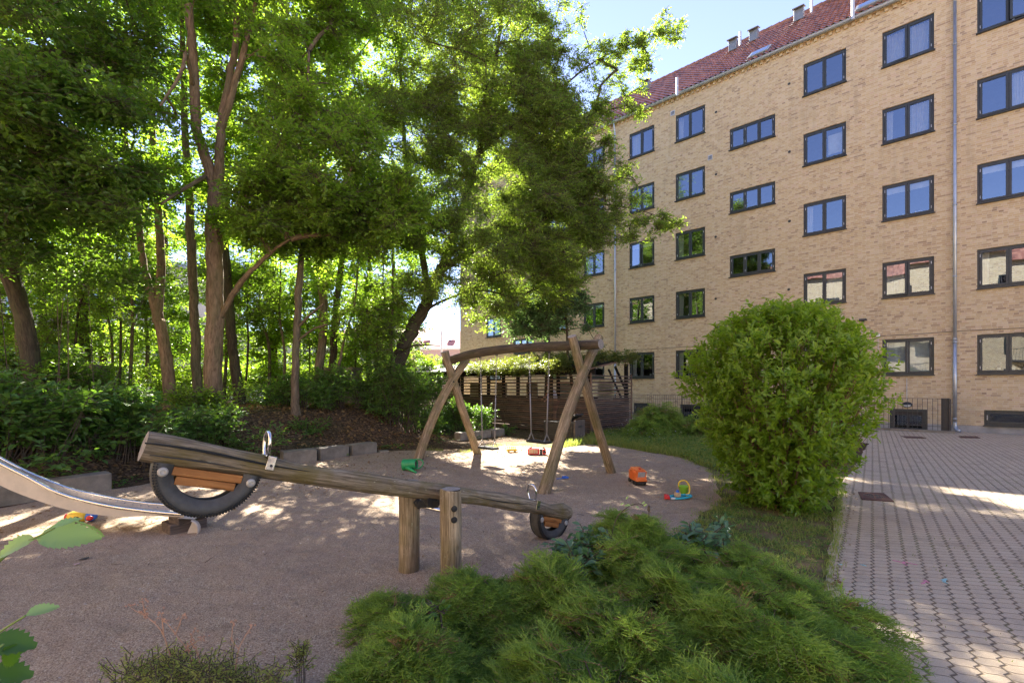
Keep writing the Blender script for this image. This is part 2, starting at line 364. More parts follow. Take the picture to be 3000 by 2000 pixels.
M = dict(
 brick=brick_mat(), paver=paver_mat(), gravel=gravel_mat(), soil=soil_mat(), lawn=lawn_mat(), glass=glass_mat(refl=.42), panel=pale_panel(), tile=tile_mat(),
 glass_dim=glass_mat('dim_window_glass', .3),
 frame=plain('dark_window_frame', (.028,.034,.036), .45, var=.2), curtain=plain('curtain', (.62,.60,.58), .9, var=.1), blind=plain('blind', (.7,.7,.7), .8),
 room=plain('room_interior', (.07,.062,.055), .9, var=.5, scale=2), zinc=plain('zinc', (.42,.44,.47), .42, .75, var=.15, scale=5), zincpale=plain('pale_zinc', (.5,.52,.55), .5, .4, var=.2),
 concrete=plain('concrete', (.20,.17,.13), .9, var=.4, scale=4, bump=.6, bs=70), plinth=plain('render_plinth', (.27,.26,.25), .9, var=.25, scale=3, bump=.4),
 black=plain('black_metal', (.02,.02,.022), .5, var=.2), iron=plain('iron', (.05,.045,.043), .6, var=.2), rubber=plain('rubber', (.02,.019,.018), .85, var=.35, scale=12, bump=.3),
 tyre=plain('tyre_rubber', (.06,.055,.048), .6, var=.45, scale=9, bump=.5, bs=40), steel=plain('stainless_steel', (.72,.71,.70), .13, 1.0, var=.05),
 slide=plain('brushed_steel', (.56,.48,.39), .65, .1, var=.12, scale=6), bolt=plain('zinc_bolt', (.45,.41,.36), .5, .6),
 orange_wood=wood_mat('orange_wood', (.32,.12,.03), (.52,.23,.07), scale=.5, rough=.6), chain=plain('chain_metal', (.42,.41,.40), .4, .8), sleeve=plain('chain_sleeve', (.24,.23,.235), .6),
 log=wood_mat('weathered_log', (.13,.098,.062), (.44,.345,.23), green=(.15,.11,.022), gam=.6), log2=wood_mat('swing_log', (.17,.12,.07), (.48,.37,.24), green=(.11,.11,.035), gam=.5),
 log3=wood_mat('dark_beam_log', (.055,.042,.032), (.15,.115,.085), green=(.08,.075,.03), gam=.3),
 post=wood_mat('pale_post', (.18,.13,.075), (.54,.42,.27), green=(.16,.13,.04), gam=.4), endgrain=plain('end_grain', (.28,.24,.20), .9, var=.35, scale=25, bump=.5),
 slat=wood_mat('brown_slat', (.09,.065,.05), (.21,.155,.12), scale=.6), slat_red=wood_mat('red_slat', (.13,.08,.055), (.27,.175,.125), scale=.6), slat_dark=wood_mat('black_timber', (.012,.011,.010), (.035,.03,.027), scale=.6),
 fascia=wood_mat('rafter', (.16,.09,.06), (.30,.18,.13), scale=.5), bin=plain('bin_plastic', (.035,.032,.03), .6, var=.2), binpanel=wood_mat('bin_side', (.10,.08,.065), (.17,.135,.115), scale=.5),
 bark=bark_mat('grey_bark', (.075,.055,.038), (.21,.155,.105)), bark_warm=bark_mat('warm_bark', (.11,.07,.042), (.30,.20,.125)), bark_dark=bark_mat('dark_bark', (.035,.027,.02), (.10,.075,.052)),
 twig=plain('twig', (.09,.062,.04), .9), stem=plain('green_stem', (.16,.24,.05), .5),
 rust=plain('rusty_iron', (.11,.055,.042), .8, .3, var=.35, scale=25, bump=.5), white=plain('white_paint', (.75,.75,.74), .6, var=.05), skirt=plain('pink_render', (.48,.33,.30), .8),
 red=plain('red_plastic', (.55,.03,.03), .35, var=.08), orange=plain('orange_plastic', (.75,.17,.025), .35, var=.08), yellow=plain('yellow_plastic', (.72,.50,.05), .4, var=.1), green=plain('green_plastic', (.02,.30,.09), .4, var=.12),
 lime=plain('lime_plastic', (.28,.58,.05), .4), blue=plain('blue_plastic', (.03,.14,.55), .4), cyan=plain('cyan_plastic', (.04,.40,.52), .4), greypl=plain('grey_plastic', (.33,.33,.36), .5, var=.2, scale=30), tan=plain('tan_wood', (.55,.38,.22), .7),
 skin=plain('skin', (.52,.25,.16), .6), shirt=plain('pale_shirt', (.72,.66,.72), .9), shorts=plain('dark_red_cloth', (.16,.03,.04), .9), hair=plain('brown_hair', (.06,.035,.02), .7),
 lampglass=plain('frosted_glass', (.65,.65,.62), .3), chalkp=plain('pink_chalk', (.62,.25,.33), .95, var=.3, scale=60), chalkc=plain('cyan_chalk', (.32,.55,.55), .95, var=.3, scale=60),
 gutter=plain('gutter_zinc', (.35,.38,.42), .45, .6), slab=plain('roof_metal', (.22,.24,.26), .5, .5),
 mesh=plain('green_mesh', (.20,.27,.22), .6), juniper_wood=plain('juniper_wood', (.24,.15,.09), .9), pale_bounce_gravel=plain('pale_bounce_gravel', (.42,.36,.29), .95, var=.2, scale=40, bump=.4), hill=plain('far_render', (.5,.48,.44), .9),
)
L_ = leaf_mat
LEAF = dict(
 maple=L_('maple_leaf', (.085,.16,.025), (.17,.26,.045), (.16,.34,.012), (.38,.56,.04), .55),
 lime=L_('lime_leaf', (.09,.17,.025), (.18,.27,.045), (.22,.42,.012), (.46,.64,.045), .58),
 ash=L_('ash_leaf', (.10,.17,.035), (.20,.28,.065), (.22,.38,.02), (.48,.60,.06), .56),
 dark=L_('dark_leaf', (.06,.12,.025), (.12,.20,.04), (.14,.30,.015), (.30,.46,.035), .5),
 shrub=L_('shrub_leaf', (.065,.145,.028), (.14,.25,.05), (.12,.28,.018), (.26,.44,.035), .45, .42, .45),
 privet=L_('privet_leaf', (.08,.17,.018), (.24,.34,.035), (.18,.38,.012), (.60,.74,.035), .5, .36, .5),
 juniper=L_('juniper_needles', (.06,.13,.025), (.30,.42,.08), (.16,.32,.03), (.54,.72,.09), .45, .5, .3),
 grass=L_('grass_blade', (.14,.21,.045), (.36,.36,.12), (.26,.42,.04), (.56,.58,.12), .5, .5, .3),
 near=L_('near_leaf', (.32,.48,.18), (.42,.56,.24), (.42,.66,.12), (.5,.72,.18), .4, .45, .4),
 bluegreen=L_('blackberry_leaf', (.09,.18,.09), (.15,.27,.14), (.08,.2,.05), (.14,.3,.08), .4, .4, .5),
 creeper=L_('creeper_leaf', (.05,.09,.02), (.13,.12,.035), (.12,.22,.02), (.30,.30,.04), .45),
 elder=L_('elder_leaf', (.07,.13,.06), (.13,.21,.10), (.16,.30,.06), (.30,.46,.12), .5),
 dry=L_('dry_leaf', (.16,.085,.035), (.38,.25,.11), (.2,.1,.03), (.34,.2,.08), .3, .6, .2),
 flower=L_('white_petal', (.6,.5,.6), (.8,.75,.8), (.5,.5,.5), (.5,.5,.5), .3),
)

# ---------------------------------------------------------------- ground
def graded(lo, hi, a, b, st):
    mid = list(np.arange(a, b+1e-6, st)); l = []; x = a; s = st
    while x > lo: s *= 1.35; x -= s; l.append(x)
    r = []; x = mid[-1]; s = st
    while x < hi: s *= 1.35; x += s; r.append(x)
    return np.array(l[::-1]+mid+r)
def structure(name, V, F, mat, **k):
    o = mesh_obj(name, V, F, mat, **k); o['kind'] = 'structure'; return o
gx = graded(-900, 900, -18, 4, .25); gy = graded(-900, 900, 2, 26, .25)
X, Y = np.meshgrid(gx, gy); Z = terrain(X, Y)
far = np.hypot(X+4, Y-12); Z = np.where(far > 60, Z*0+Z*np.clip(1-(far-60)/60, 0, 1), Z)
nx = len(gx); idx = np.arange(nx*len(gy)).reshape(len(gy), nx)
F = np.stack([idx[:-1,:-1], idx[:-1,1:], idx[1:,1:], idx[1:,:-1]], -1).reshape(-1, 4)
structure('ground', np.stack([X, Y, Z], -1).reshape(-1, 3), F, M['soil'])
def refine(pts, st=.18, amp=.03, seed=0, keep=lambda i: False):
    out = []
    for i in range(len(pts)):
        a, b = np.array(pts[i][:2], float), np.array(pts[(i+1) % len(pts)][:2], float); d = np.linalg.norm(b-a); n = max(1, int(d/st)) if d < 15 else 1
        nrm = np.array([-(b-a)[1], (b-a)[0]])/(d+1e-9)
        for k in range(n):
            p = a+(b-a)*k/n; j = 0 if keep(i) else amp*(math.sin(p[0]*7.1+seed)+math.sin(p[1]*9.3+p[0]*4+seed)+random.uniform(-.6,.6)); out.append(p+nrm*j)
    return out
def sheet(name, pts, z, mat):
    import bmesh
    bm = bmesh.new(); vs = [bm.verts.new((p[0], p[1], z)) for p in pts]
    es = [bm.edges.new((vs[i], vs[(i+1) % len(vs)])) for i in range(len(vs))]
    bmesh.ops.triangle_fill(bm, edges=es, use_beauty=True)
    for f in bm.faces:
        if f.normal.z < 0: f.normal_flip()
    me = bpy.data.meshes.new(name); bm.to_mesh(me); bm.free(); me.materials.append(mat)
    o = bpy.data.objects.new(name, me); COL.objects.link(o); o['kind'] = 'structure'; return o
g2 = lambda x, y: tuple(G(x, y)[:2])
back = [(p[0]+.05, p[1]-.05) for p in EDGE[1:9]]+[g2(1235,1318), g2(1370,1326), g2(1480,1305), g2(1640,1312), g2(1720,1303), g2(1790,1306), g2(1900,1325), g2(2000,1343), g2(2070,1372), g2(2108,1420), g2(2105,1470), g2(2060,1515), g2(1990,1562), g2(1900,1640), g2(1720,1690), g2(1520,1790), g2(1330,1880), g2(1200,1990), (-.7,1.5), (-1.0,.3), (-1.6,-2), (-14,-2)]
sheet('gravel_play_area', refine(back, seed=1), .010, M['gravel'])
pav = [g2(2545,1300), g2(2500,1370), g2(2461,1425), g2(2447,1520), g2(2428,1640), g2(2404,1760), g2(2400,1900), g2(2430,2100), (1.3,.5), (1.2,-3), (14,-12), (30,-8)]
wall0 = lambda L, o=0: np.array([32.147-.7457*L, .6663*L])+WN*o
pavp = pav[:8]+[(1.3,.5), (1.2,-3), (12,-16), (34,-10), tuple(wall0(5,.02)), tuple(wall0(50,.02)), tuple(wall0(50,5)), (3.9,17.3), (4.75,15.2), (5.05,13.6), g2(2055,1283), g2(2200,1262), g2(2400,1280)]
sheet('brick_paving', refine(pavp, st=.2, amp=.012, seed=3, keep=lambda i: i >= 7), .014, M['paver'])
sheet('lawn', refine([(-.9,1.2), (2.2,-.5), (3.2,3.2), (4.1,6.2), (7.5,9), (7.2,13.4), (5.3,14.0), (4.6,16.5), (3.9,16.3), (2.4,13.9), (1.6,13.2), (-.6,12.3), (-1.2,10.4)], amp=.01), .005, M['lawn'])

# ---------------------------------------------------------------- apartment building
B = thing('apartment_building', 'long yellow brick apartment block with dark framed windows and red tile roof beside the playground', 'building', (*wall0(48), 0), math.atan2(-.6663,.7457))
LX = lambda L: 48-L
LEN = 48-4.0; TOPZ = 15.35; DEP = 10.4
zrow = [1.906+2.8*k for k in range(5)]; WH = 1.33
cols = []   # (L left, L right, z bottom, height, kind)
for nm, a, b in (('X',47.85,46.5),('W',45.4,44.05),('V',40.25,38.9),('Z',37.8,36.49),('A',35.04,33.69),('B',32.63,31.26),('E',27.42,26.03),('F',24.96,23.57),('G',22.53,21.10),('H',20.1,18.7),('I',14.5,13.1),('J',12.0,10.6),('K',9.6,8.2)):
    if nm == 'X': a, b = 47.3, 45.95+.0; continue
    for k in range(5): cols.append((nm, k, a, b, zrow[k], WH))
for nm, a, b in (('S',43.0,41.3),('D',30.2,28.42),('T',17.3,15.6)):
    for k in range(4): cols.append((nm, k, a, b, 3.50+2.8*k, .98))
for nm, a, b, z0, h in (('b1',34.8,33.95,.17,.52),('b2',32.4,31.3,-.1,.78),('b3',24.75,23.75,-.1,.83),('b4',22.37,20.9,.24,.52),('b5',27.2,26.3,.17,.52)): cols.append((nm, 0, a, b, z0, h))
# wall with openings
us = sorted(set([0.0, LEN]+[LX(c[2]) for c in cols]+[LX(c[3]) for c in cols])); zs = sorted(set([-.3, .235, TOPZ]+[c[4] for c in cols]+[c[4]+c[5] for c in cols]))
opens = [(LX(c[2]), LX(c[3]), c[4], c[4]+c[5]) for c in cols]
mw = MB(); mp = MB()
for i in range(len(us)-1):
    um = (us[i]+us[i+1])/2; run = None
    segs = [(zs[j], zs[j+1], any(o[0] < um < o[1] and o[2] < (zs[j]+zs[j+1])/2 < o[3] for o in opens)) for j in range(len(zs)-1)]
    j = 0
    while j < len(segs):
        if segs[j][2]: j += 1; continue
        k = j
        while k+1 < len(segs) and not segs[k+1][2] and (segs[k][1] != .235): k += 1
        z0, z1 = segs[j][0], segs[k][1]; tgt = mp if z1 <= .236 else mw; y = -.02 if tgt is mp else 0
        tgt.poly([(us[i],y,z0),(us[i+1],y,z0),(us[i+1],y,z1),(us[i],y,z1)]); j = k+1
for a, b, z0, z1 in opens:   # reveals
    for q in ([(a,0,z0),(a,0,z1),(a,.14,z1),(a,.14,z0)], [(b,0,z1),(b,0,z0),(b,.14,z0),(b,.14,z1)], [(a,0,z1),(b,0,z1),(b,.14,z1),(a,.14,z1)], [(b,0,z0),(a,0,z0),(a,.14,z0),(b,.14,z0)]): mw.poly(q)
ridz = TOPZ+4.55
mw.poly([(0,0,-.3),(0,0,TOPZ),(0,DEP,TOPZ),(0,DEP,-.3)]); mw.poly([(0,0,TOPZ),(0,DEP/2,ridz-.15),(0,DEP,TOPZ)])
mw.poly([(LEN,DEP,-.3),(LEN,DEP,TOPZ),(LEN,0,TOPZ),(LEN,0,-.3)]); mw.poly([(LEN,DEP,TOPZ),(LEN,DEP/2,ridz-.15),(LEN,0,TOPZ)])
mw.poly([(0,DEP,-.3),(0,DEP,TOPZ),(LEN,DEP,TOPZ),(LEN,DEP,-.3)])
wall = mw.build('wall', M['brick'], B)
mp.poly([(0,-.02,.235),(LEN,-.02,.235),(LEN,0,.235),(0,0,.235)]); mp.build('plinth', M['plinth'], B)
# dentil course under the gutter
md = MB()
for i in range(int(LEN/.24)): md.box((.12+i*.24, -.035, TOPZ-.16), (.11,.07,.12))
md.box((LEN/2,-.05,TOPZ-.05), (LEN,.1,.1)); md.build('cornice', M['brick'], B)
# pantile roof
prof_n = 5; pw = .215; nc = int((LEN+.3)/pw); xs = []; hs = []
for i in range(nc):
    for k in range(prof_n):
        q = k/prof_n; xs.append(-.15+(i+q)*pw); hs.append(.032*math.sin(2*PI*q)+(.012 if q < .25 else 0))
xs = np.array(xs); hs = np.array(hs); slope = math.hypot(DEP/2+.3, ridz-TOPZ+.25)
ang = math.atan2(ridz-TOPZ+.25, DEP/2+.3); ncou = 20; V = []; rows = []
for r in range(ncou):
    for e in (0, 1):
        s = (r+e)*slope/ncou; off = .035 if e == 0 else .0
        y = -.3+s*math.cos(ang); z = TOPZ-.05+s*math.sin(ang)
        V.append(np.stack([xs, y-math.sin(ang)*(hs+off), z+math.cos(ang)*(hs+off)], 1))
V = np.concatenate(V); n = len(xs); idr = np.arange(2*ncou*n).reshape(2*ncou, n)
F = np.stack([idr[:-1,:-1], idr[:-1,1:], idr[1:,1:], idr[1:,:-1]], -1).reshape(-1, 4)
roof = mesh_obj('roof', V, F, M['tile'], B, smooth=False)
mr = MB(); mr.poly([(-.15,DEP+.3,TOPZ-.2),(LEN+.15,DEP+.3,TOPZ-.2),(LEN+.15,DEP/2,ridz+.15),(-.15,DEP/2,ridz+.15)]); mr.build('back_roof', M['tile'], B)
mr = MB()
for i in range(int(LEN/.36)): mr.tube([(.36*i,DEP/2,ridz+.2),(.36*i+.37,DEP/2,ridz+.215)], [.11,.125], 8, False)
mr.build('ridge_tiles', M['tile'], B)
# gutter
mg = MB(); n = 8; V = []
for x in np.arange(0, LEN+.1, 4.4):
    mg.add(*[(lambda x0, x1: ([(x, -.2+.085*math.cos(PI+PI*j/n), TOPZ-.03+.085*math.sin(PI+PI*j/n)) for x in (x0, x1) for j in range(n+1)], [(j, j+1, n+2+j, n+1+j) for j in range(n)]))(x, min(x+4.4, LEN))[k] for k in (0, 1)])
    mg.tube([(x,-.2,TOPZ-.03),(x+.06,-.2,TOPZ-.03)], .092, 12, True)
mg.tube([(0,-.29,TOPZ-.025),(LEN,-.29,TOPZ-.025)], .012, 6); mg.build('gutter', M['gutter'], B)
# roof furniture placed on the slope
def roofpt(x, y, up=0):
    """photo pixel -> local point on the roof slope"""
    r = np.array([(x-1500)/FP, 1, -(y-1130)/FP]); a = -B.rotation_euler[2]; c, s = math.cos(a), math.sin(a)
    o = np.array([0,0,HC])-np.array(B.location); R = lambda v: np.array([v[0]*c-v[1]*s, v[0]*s+v[1]*c, v[2]]); o, r = R(o), R(r)
    nn = np.array([0,-math.sin(ang),math.cos(ang)]); p0 = np.array([0,-.3,TOPZ-.05]); t = ((p0-o)@nn)/(r@nn); return o+r*t
for (x, y) in ((2147,150),(2208,122),(2340,62),(1893,267)):
    p = roofpt(x, y); m = MB(); m.box(p+np.array([0,.1,.3]), (.38,.4,.6)); m.box(p+np.array([0,0,.62]), (.5,.55,.04), R=np.array([[1,0,0],[0,.92,.38],[0,-.38,.92]])); m.build('roof_vent', M['slab'], B, bevel=.01)
for (x, y) in ((2169,135),(2378,38),(2499,50),(1984,275)):
    p = roofpt(x, y); m = MB(); m.tube([p-np.array([0,0,.1]), p+np.array([0,0,.75])], .055, 12); m.build('vent_pipe', M['zincpale'], B, smooth=False)
for (x, y, wd) in ((2226,157,.8),(2556,12,1.0)):
    p = roofpt(x, y); ca, sa = math.cos(ang), math.sin(ang); R = np.array([[1,0,0],[0,ca,sa],[0,-sa,ca]])
    m = MB(); m.box(p+np.array([0,-sa*.05,ca*.05]), (wd,.9,.1), R=R); sk = m.build('skylight', M['slab'], B, bevel=.01)
    m = MB(); m.box(p+np.array([0,-sa*.105,ca*.105]), (wd-.16,.7,.012), R=R); m.build('pane', M['glass_dim'], sk)
# windows
def window(a, b, z0, h, n, kind):
    """one framed window in local coordinates, as part of B"""
    y0 = .055; fw = .055; m = MB(); w_ = b-a
    m.box(((a+b)/2, y0+.035, z0+h-.03), (w_,.09,.06)); m.box(((a+b)/2, y0+.035, z0+.06), (w_,.09,.07))
    m.box((a+.03, y0+.036, z0+h/2), (.06,.088,h-.06)); m.box((b-.03, y0+.036, z0+h/2), (.06,.088,h-.06))
    fr = m.build('window', M['frame'], B, bevel=.004)
    m = MB(); m.box(((a+b)/2, -.01, z0+.013), (w_+.06,.17,.028)); m.build('sill', M['frame'], fr)
    iw = (w_-.12)/n
    for k in range(n):
        s0 = a+.06+iw*k; s1 = s0+iw; zb, zt = z0+.095, z0+h-.06; st = .062
        op = random.random() < (.10 if kind == 'big' else .03); an = random.uniform(.04,.28) if op else 0
        hinge = s0 if k < n/2 else s1; sg = 1 if k < n/2 else -1
        def rot(V):
            V = np.array(V, float); x = V[:,0]-hinge; y = V[:,1]-y0; c_, s_ = math.cos(an), math.sin(an)*sg
            return np.stack([hinge+x*c_+y*s_, y0-x*s_+y*c_, V[:,2]], 1)
        m = MB()
        for c, sz in ((((s0+s1)/2, y0, zt-st/2), (iw-.006,.05,st)), (((s0+s1)/2, y0, zb+st/2), (iw-.006,.05,st)), ((s0+st/2+.003, y0, (zb+zt)/2), (st,.05,zt-zb-2*st)), ((s1-st/2-.003, y0, (zb+zt)/2), (st,.05,zt-zb-2*st))): m.box(c, sz)
        m.v = [rot(v) for v in m.v]; sa = m.build('sash', M['frame'], fr, bevel=.003)
        m = MB(); j = random.uniform(-.006,.006); j2 = random.uniform(-.006,.006)
        m.add(rot([(s0+st,y0+.004+j,zb+st),(s1-st,y0+.004-j,zb+st),(s1-st,y0+.004-j+j2,zt-st),(s0+st,y0+.004+j+j2,zt-st)]), [(0,1,2,3)])
        m.build('pane', M['glass'] if z0 > 2.5 else M['glass_dim'], fr)
        m = MB(); hx = s0+.012 if k < n/2 else s1-.012
        for hz in (zb+.15, zt-.15): m.box((hx, y0-.032, hz), (.014,.014,.09))
        m.build('hinge', M['zincpale'], fr)
    return fr
def drape(fr, a, b, z0, z1, gather=1.0, mat='curtain'):
    n = max(10, int((b-a)*70)); V = []; F = []
    for i in range(n+1):
        q = i/n
        for e in (0, 1): V.append((a+(b-a)*q*(1 if e else gather), .24+.022*math.sin(q*(b-a)*95)+.01*math.sin(q*31), z1 if e else z0))
    for i in range(n): F.append((2*i, 2*i+2, 2*i+3, 2*i+1))
    mesh_obj('curtain', V, F, M[mat], fr)
CUR = {('F',4):'LR',('F',3):'lR',('A',4):'L',('G',3):'R',('G',1):'lr',('F',1):'L',('E',3):'w',('B',4):'l',('F',2):'b',('G',4):'', ('A',0):'l',('B',0):'l',('B',1):'l',('A',2):'b',('E',1):'R',('E',2):'l',('F',0):'f',('B',2):'l',('Z',2):'l',('V',1):'R'}
for nm, k, L0, L1, z0, h in cols:
    a, b = LX(L0), LX(L1)
    if nm == 'b3' or nm == 'b2':
        m = MB(); m.box(((a+b)/2, .1, z0+h/2), (b-a-.01,.06,h-.01)); d = m.build('basement_door', M['black'], B)
        m = MB()
        for q in (.3, .7): m.box((a+(b-a)*q, .064, z0+h*.45), ((b-a)*.32,.01,h*.55))
        m.build('pane', M['glass_dim'], d)
        m = MB(); m.box(((a+b)/2, .05, z0+h-.05), (b-a,.08,.1)); m.box((a+.05,.05,z0+h/2-.05),(.1,.08,h-.1)); m.box((b-.05,.05,z0+h/2-.05),(.1,.08,h-.1)); m.build('frame', M['frame'], d, bevel=.004); continue
    n = {'S':3,'D':3,'T':3,'b1':2,'b4':1,'b5':2}.get(nm, 2)
    fr = window(a, b, z0, h, n, 'big' if n == 2 and h > 1 else 'small')
    c = CUR.get((nm, k), random.choice(['', '', 'l', 'r', 'b']) if nm in 'GHIJKVWZ' else '')
    for ch in c:
        zt, zb = z0+h-.08, z0+.1
        if ch == 'L': drape(fr, a+.08, a+.6, zb, zt, .95)
        if ch == 'l': drape(fr, a+.08, a+.3, zb, zt, .9)
        if ch == 'R': drape(fr, b-.62, b-.12, zb, zt, .9)
        if ch == 'r': drape(fr, b-.3, b-.1, zb, zt, .9)
        if ch in 'bwf':
            m = MB(); hh = {'b':.22,'w':.75,'f':h-.2}[ch]; aa = a+.08 if ch != 'w' else a+.8
            m.box(((aa+b-.08)/2, .2, zt-hh/2-(0 if ch != 'w' else .2)), (b-.08-aa,.012,hh)); m.build('blind', M['blind'], fr)
    if nm in 'ABEFG' and random.random() < .55:   # things on the inside sill
        m = MB()
        for q in range(random.randint(1, 4)):
            x = random.uniform(a+.2, b-.2); r = random.uniform(.03,.07); m.lathe([(r*.7,0),(r,.1),(r*.9,.14),(0,.14)], (x,.26,z0+.11), n=10)
        m.build('pot', M['white'], fr)
# dark rooms behind the glass: one recess liner per storey
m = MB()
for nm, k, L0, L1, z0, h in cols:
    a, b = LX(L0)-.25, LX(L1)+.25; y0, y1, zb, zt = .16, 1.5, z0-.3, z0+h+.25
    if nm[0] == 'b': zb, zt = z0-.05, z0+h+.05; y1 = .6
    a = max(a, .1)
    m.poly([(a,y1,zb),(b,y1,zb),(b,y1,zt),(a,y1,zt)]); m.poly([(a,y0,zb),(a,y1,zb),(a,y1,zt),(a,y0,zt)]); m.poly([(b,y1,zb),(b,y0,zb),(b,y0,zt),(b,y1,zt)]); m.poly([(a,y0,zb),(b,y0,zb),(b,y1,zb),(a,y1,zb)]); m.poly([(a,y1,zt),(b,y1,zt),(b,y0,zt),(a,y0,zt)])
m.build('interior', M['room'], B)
# downpipes with sleeves and shoe
for L, lab in ((23.06,None),(35.8,None)):
    x = LX(L); m = MB(); m.tube(curve([(x,-.2,TOPZ-.1),(x,-.19,TOPZ-.3),(x,-.1,TOPZ-.6),(x,-.1,TOPZ-.9)], 10), .042, 12); m.tube([(x,-.1,TOPZ-.9),(x,-.1,.3)], .045, 14)
    m.tube([(x,-.1,3.1),(x,-.1,.3)], .052, 14)
    for z in (13.0,10.3,7.6,5.2,3.1,3.0,.42): m.tube([(x,-.1,z),(x,-.1,z+.05)], .058, 14)
    m.tube(curve([(x,-.1,.34),(x,-.1,.22),(x+.03,-.14,.12),(x+.1,-.26,.04)], 10), .056, 14); m.build('downpipe', M['zinc'], B, smooth=True)
# round wall vents, grilles, cable, floodlight, junction box, wall lamp
for (x, y) in ((2312,246),(2313,445),(2313,648),(2311,848),(2098,329),(2098,511),(2097,694),(2097,875)):
    L = 64321/(x-8); Dp = L/1.501; z = HC-(y-1130)/FP*Dp; m = MB(); m.lathe([(.05,0),(.06,-.008),(.045,-.01),(.043,.03)], (LX(L),-.002,z), axis=(0,1,0), n=16); v = m.build('wall_vent', M['concrete'], B)
    m = MB(); m.disc((LX(L),-.004,z), (0,-1,0), .045); m.build('opening', M['black'], v)
for (x, y) in ((1971,332),(2081,462)):
    L = 64321/(x-8); Dp = L/1.501; z = HC-(y-1130)/FP*Dp; m = MB(); m.box((LX(L),-.01,z), (.2,.02,.22)); v = m.build('wall_grille', M['zincpale'], B)
    m = MB()
    for q in range(4): m.box((LX(L),-.024,z-.06+q*.04), (.15,.01,.016))
    m.build('louvre', M['iron'], v)
m = MB(); m.tube([(LX(x), -.012, 3.38+.01*math.sin(x*2)) for x in np.linspace(40, 6, 50)], .009, 5); m.build('cable', M['iron'], B)
Lz = lambda x, y: (LX(64321/(x-8)), HC-(y-1130)/FP*64321/(x-8)/1.501)
x, z = Lz(2529,937); m = MB(); m.box((x,-.09,z), (.26,.2,.07), taper=.8); m.box((x,-.02,z-.02), (.08,.05,.1)); m.build('floodlight', M['iron'], B, bevel=.008)
x, z = Lz(2573,982); m = MB(); m.box((x,-.03,z), (.11,.06,.09)); m.build('junction_box', M['white'], B, bevel=.006)
m = MB(); m.tube([(x+.0,-.012,z-.05),(x,-.012,z-1.9)], .008, 5); x2, z2 = Lz(2657,1107); m.tube([(x2,-.012,z2),(x2,-.012,z2-.75)], .01, 6); m.build('conduit', M['zincpale'], B)
x, z = Lz(2658,1185); wl = MB(); wl.lathe([(0,-.1),(.07,-.095),(.125,-.06),(.14,-.02),(.14,0)], (x,0,z), axis=(0,1,0), n=20)
wl.v = [np.stack([v[:,0], v[:,1], z+(v[:,2]-z)*.72], 1) for v in wl.v]; lampb = wl.build('wall_lamp', M['black'], B, smooth=True)
wl = MB(); wl.lathe([(0,-.112),(.06,-.108),(.10,-.08)], (x,0,z-.012), axis=(0,1,0), n=20, arc=PI, start=0, up=(1,0,0)); wl.v = [np.stack([v[:,0], v[:,1], z+(v[:,2]-z)*.72], 1) for v in wl.v]; wl.build('lamp_glass', M['lampglass'], lampb, smooth=True)

# ---------------------------------------------------------------- second block behind the viewer (bounces the sun, shows in the panes)
B2 = thing('apartment_building', 'sunlit yellow brick block across the courtyard, seen mirrored in the window panes', 'building', (*(wall0(58,37)), 0), math.atan2(-.6663,.7457))
L2 = 62; m = MB(); H2 = 13.0
m.poly([(L2,0,-.3),(0,0,-.3),(0,0,H2),(L2,0,H2)]); m.poly([(0,0,-.3),(0,-10,-.3),(0,-10,H2),(0,-5,H2+3.6),(0,0,H2)]); m.poly([(L2,-10,-.3),(L2,0,-.3),(L2,0,H2),(L2,-5,H2+3.6),(L2,-10,H2)]); m.poly([(0,-10,-.3),(L2,-10,-.3),(L2,-10,H2),(0,-10,H2)])
m.build('wall', M['brick'], B2)
m = MB(); m.poly([(L2+.2,.35,H2-.1),(-.2,.35,H2-.1),(-.2,-5,H2+3.8),(L2+.2,-5,H2+3.8)]); m.poly([(-.2,-10.3,H2-.1),(L2+.2,-10.3,H2-.1),(L2+.2,-5,H2+3.8),(-.2,-5,H2+3.8)]); m.build('roof', M['tile'], B2)
for i in range(10):
    for k in range(4):
        x = 3+i*6.1; z = 1.2+k*2.75
        m = MB(); m.box((x,.03,z+.75), (1.9,.08,1.4)); o = m.build('window', M['frame'], B2)
        m = MB(); m.box((x-.46,.075,z+.75), (.78,.01,1.2)); m.box((x+.46,.075,z+.75), (.78,.01,1.2)); m.build('pane', M['glass_dim'], o)
        if i % 2 == 0 and k:
            m = MB(); m.box((x+2.9,.6,z-.1), (2.4,1.2,.12))
            for q in range(13): m.box((x+1.75+q*.19,1.18,z+.45), (.02,.02,1.0))
            m.box((x+2.9,1.18,z+.97), (2.4,.05,.05)); m.build('balcony', M['iron'], B2)

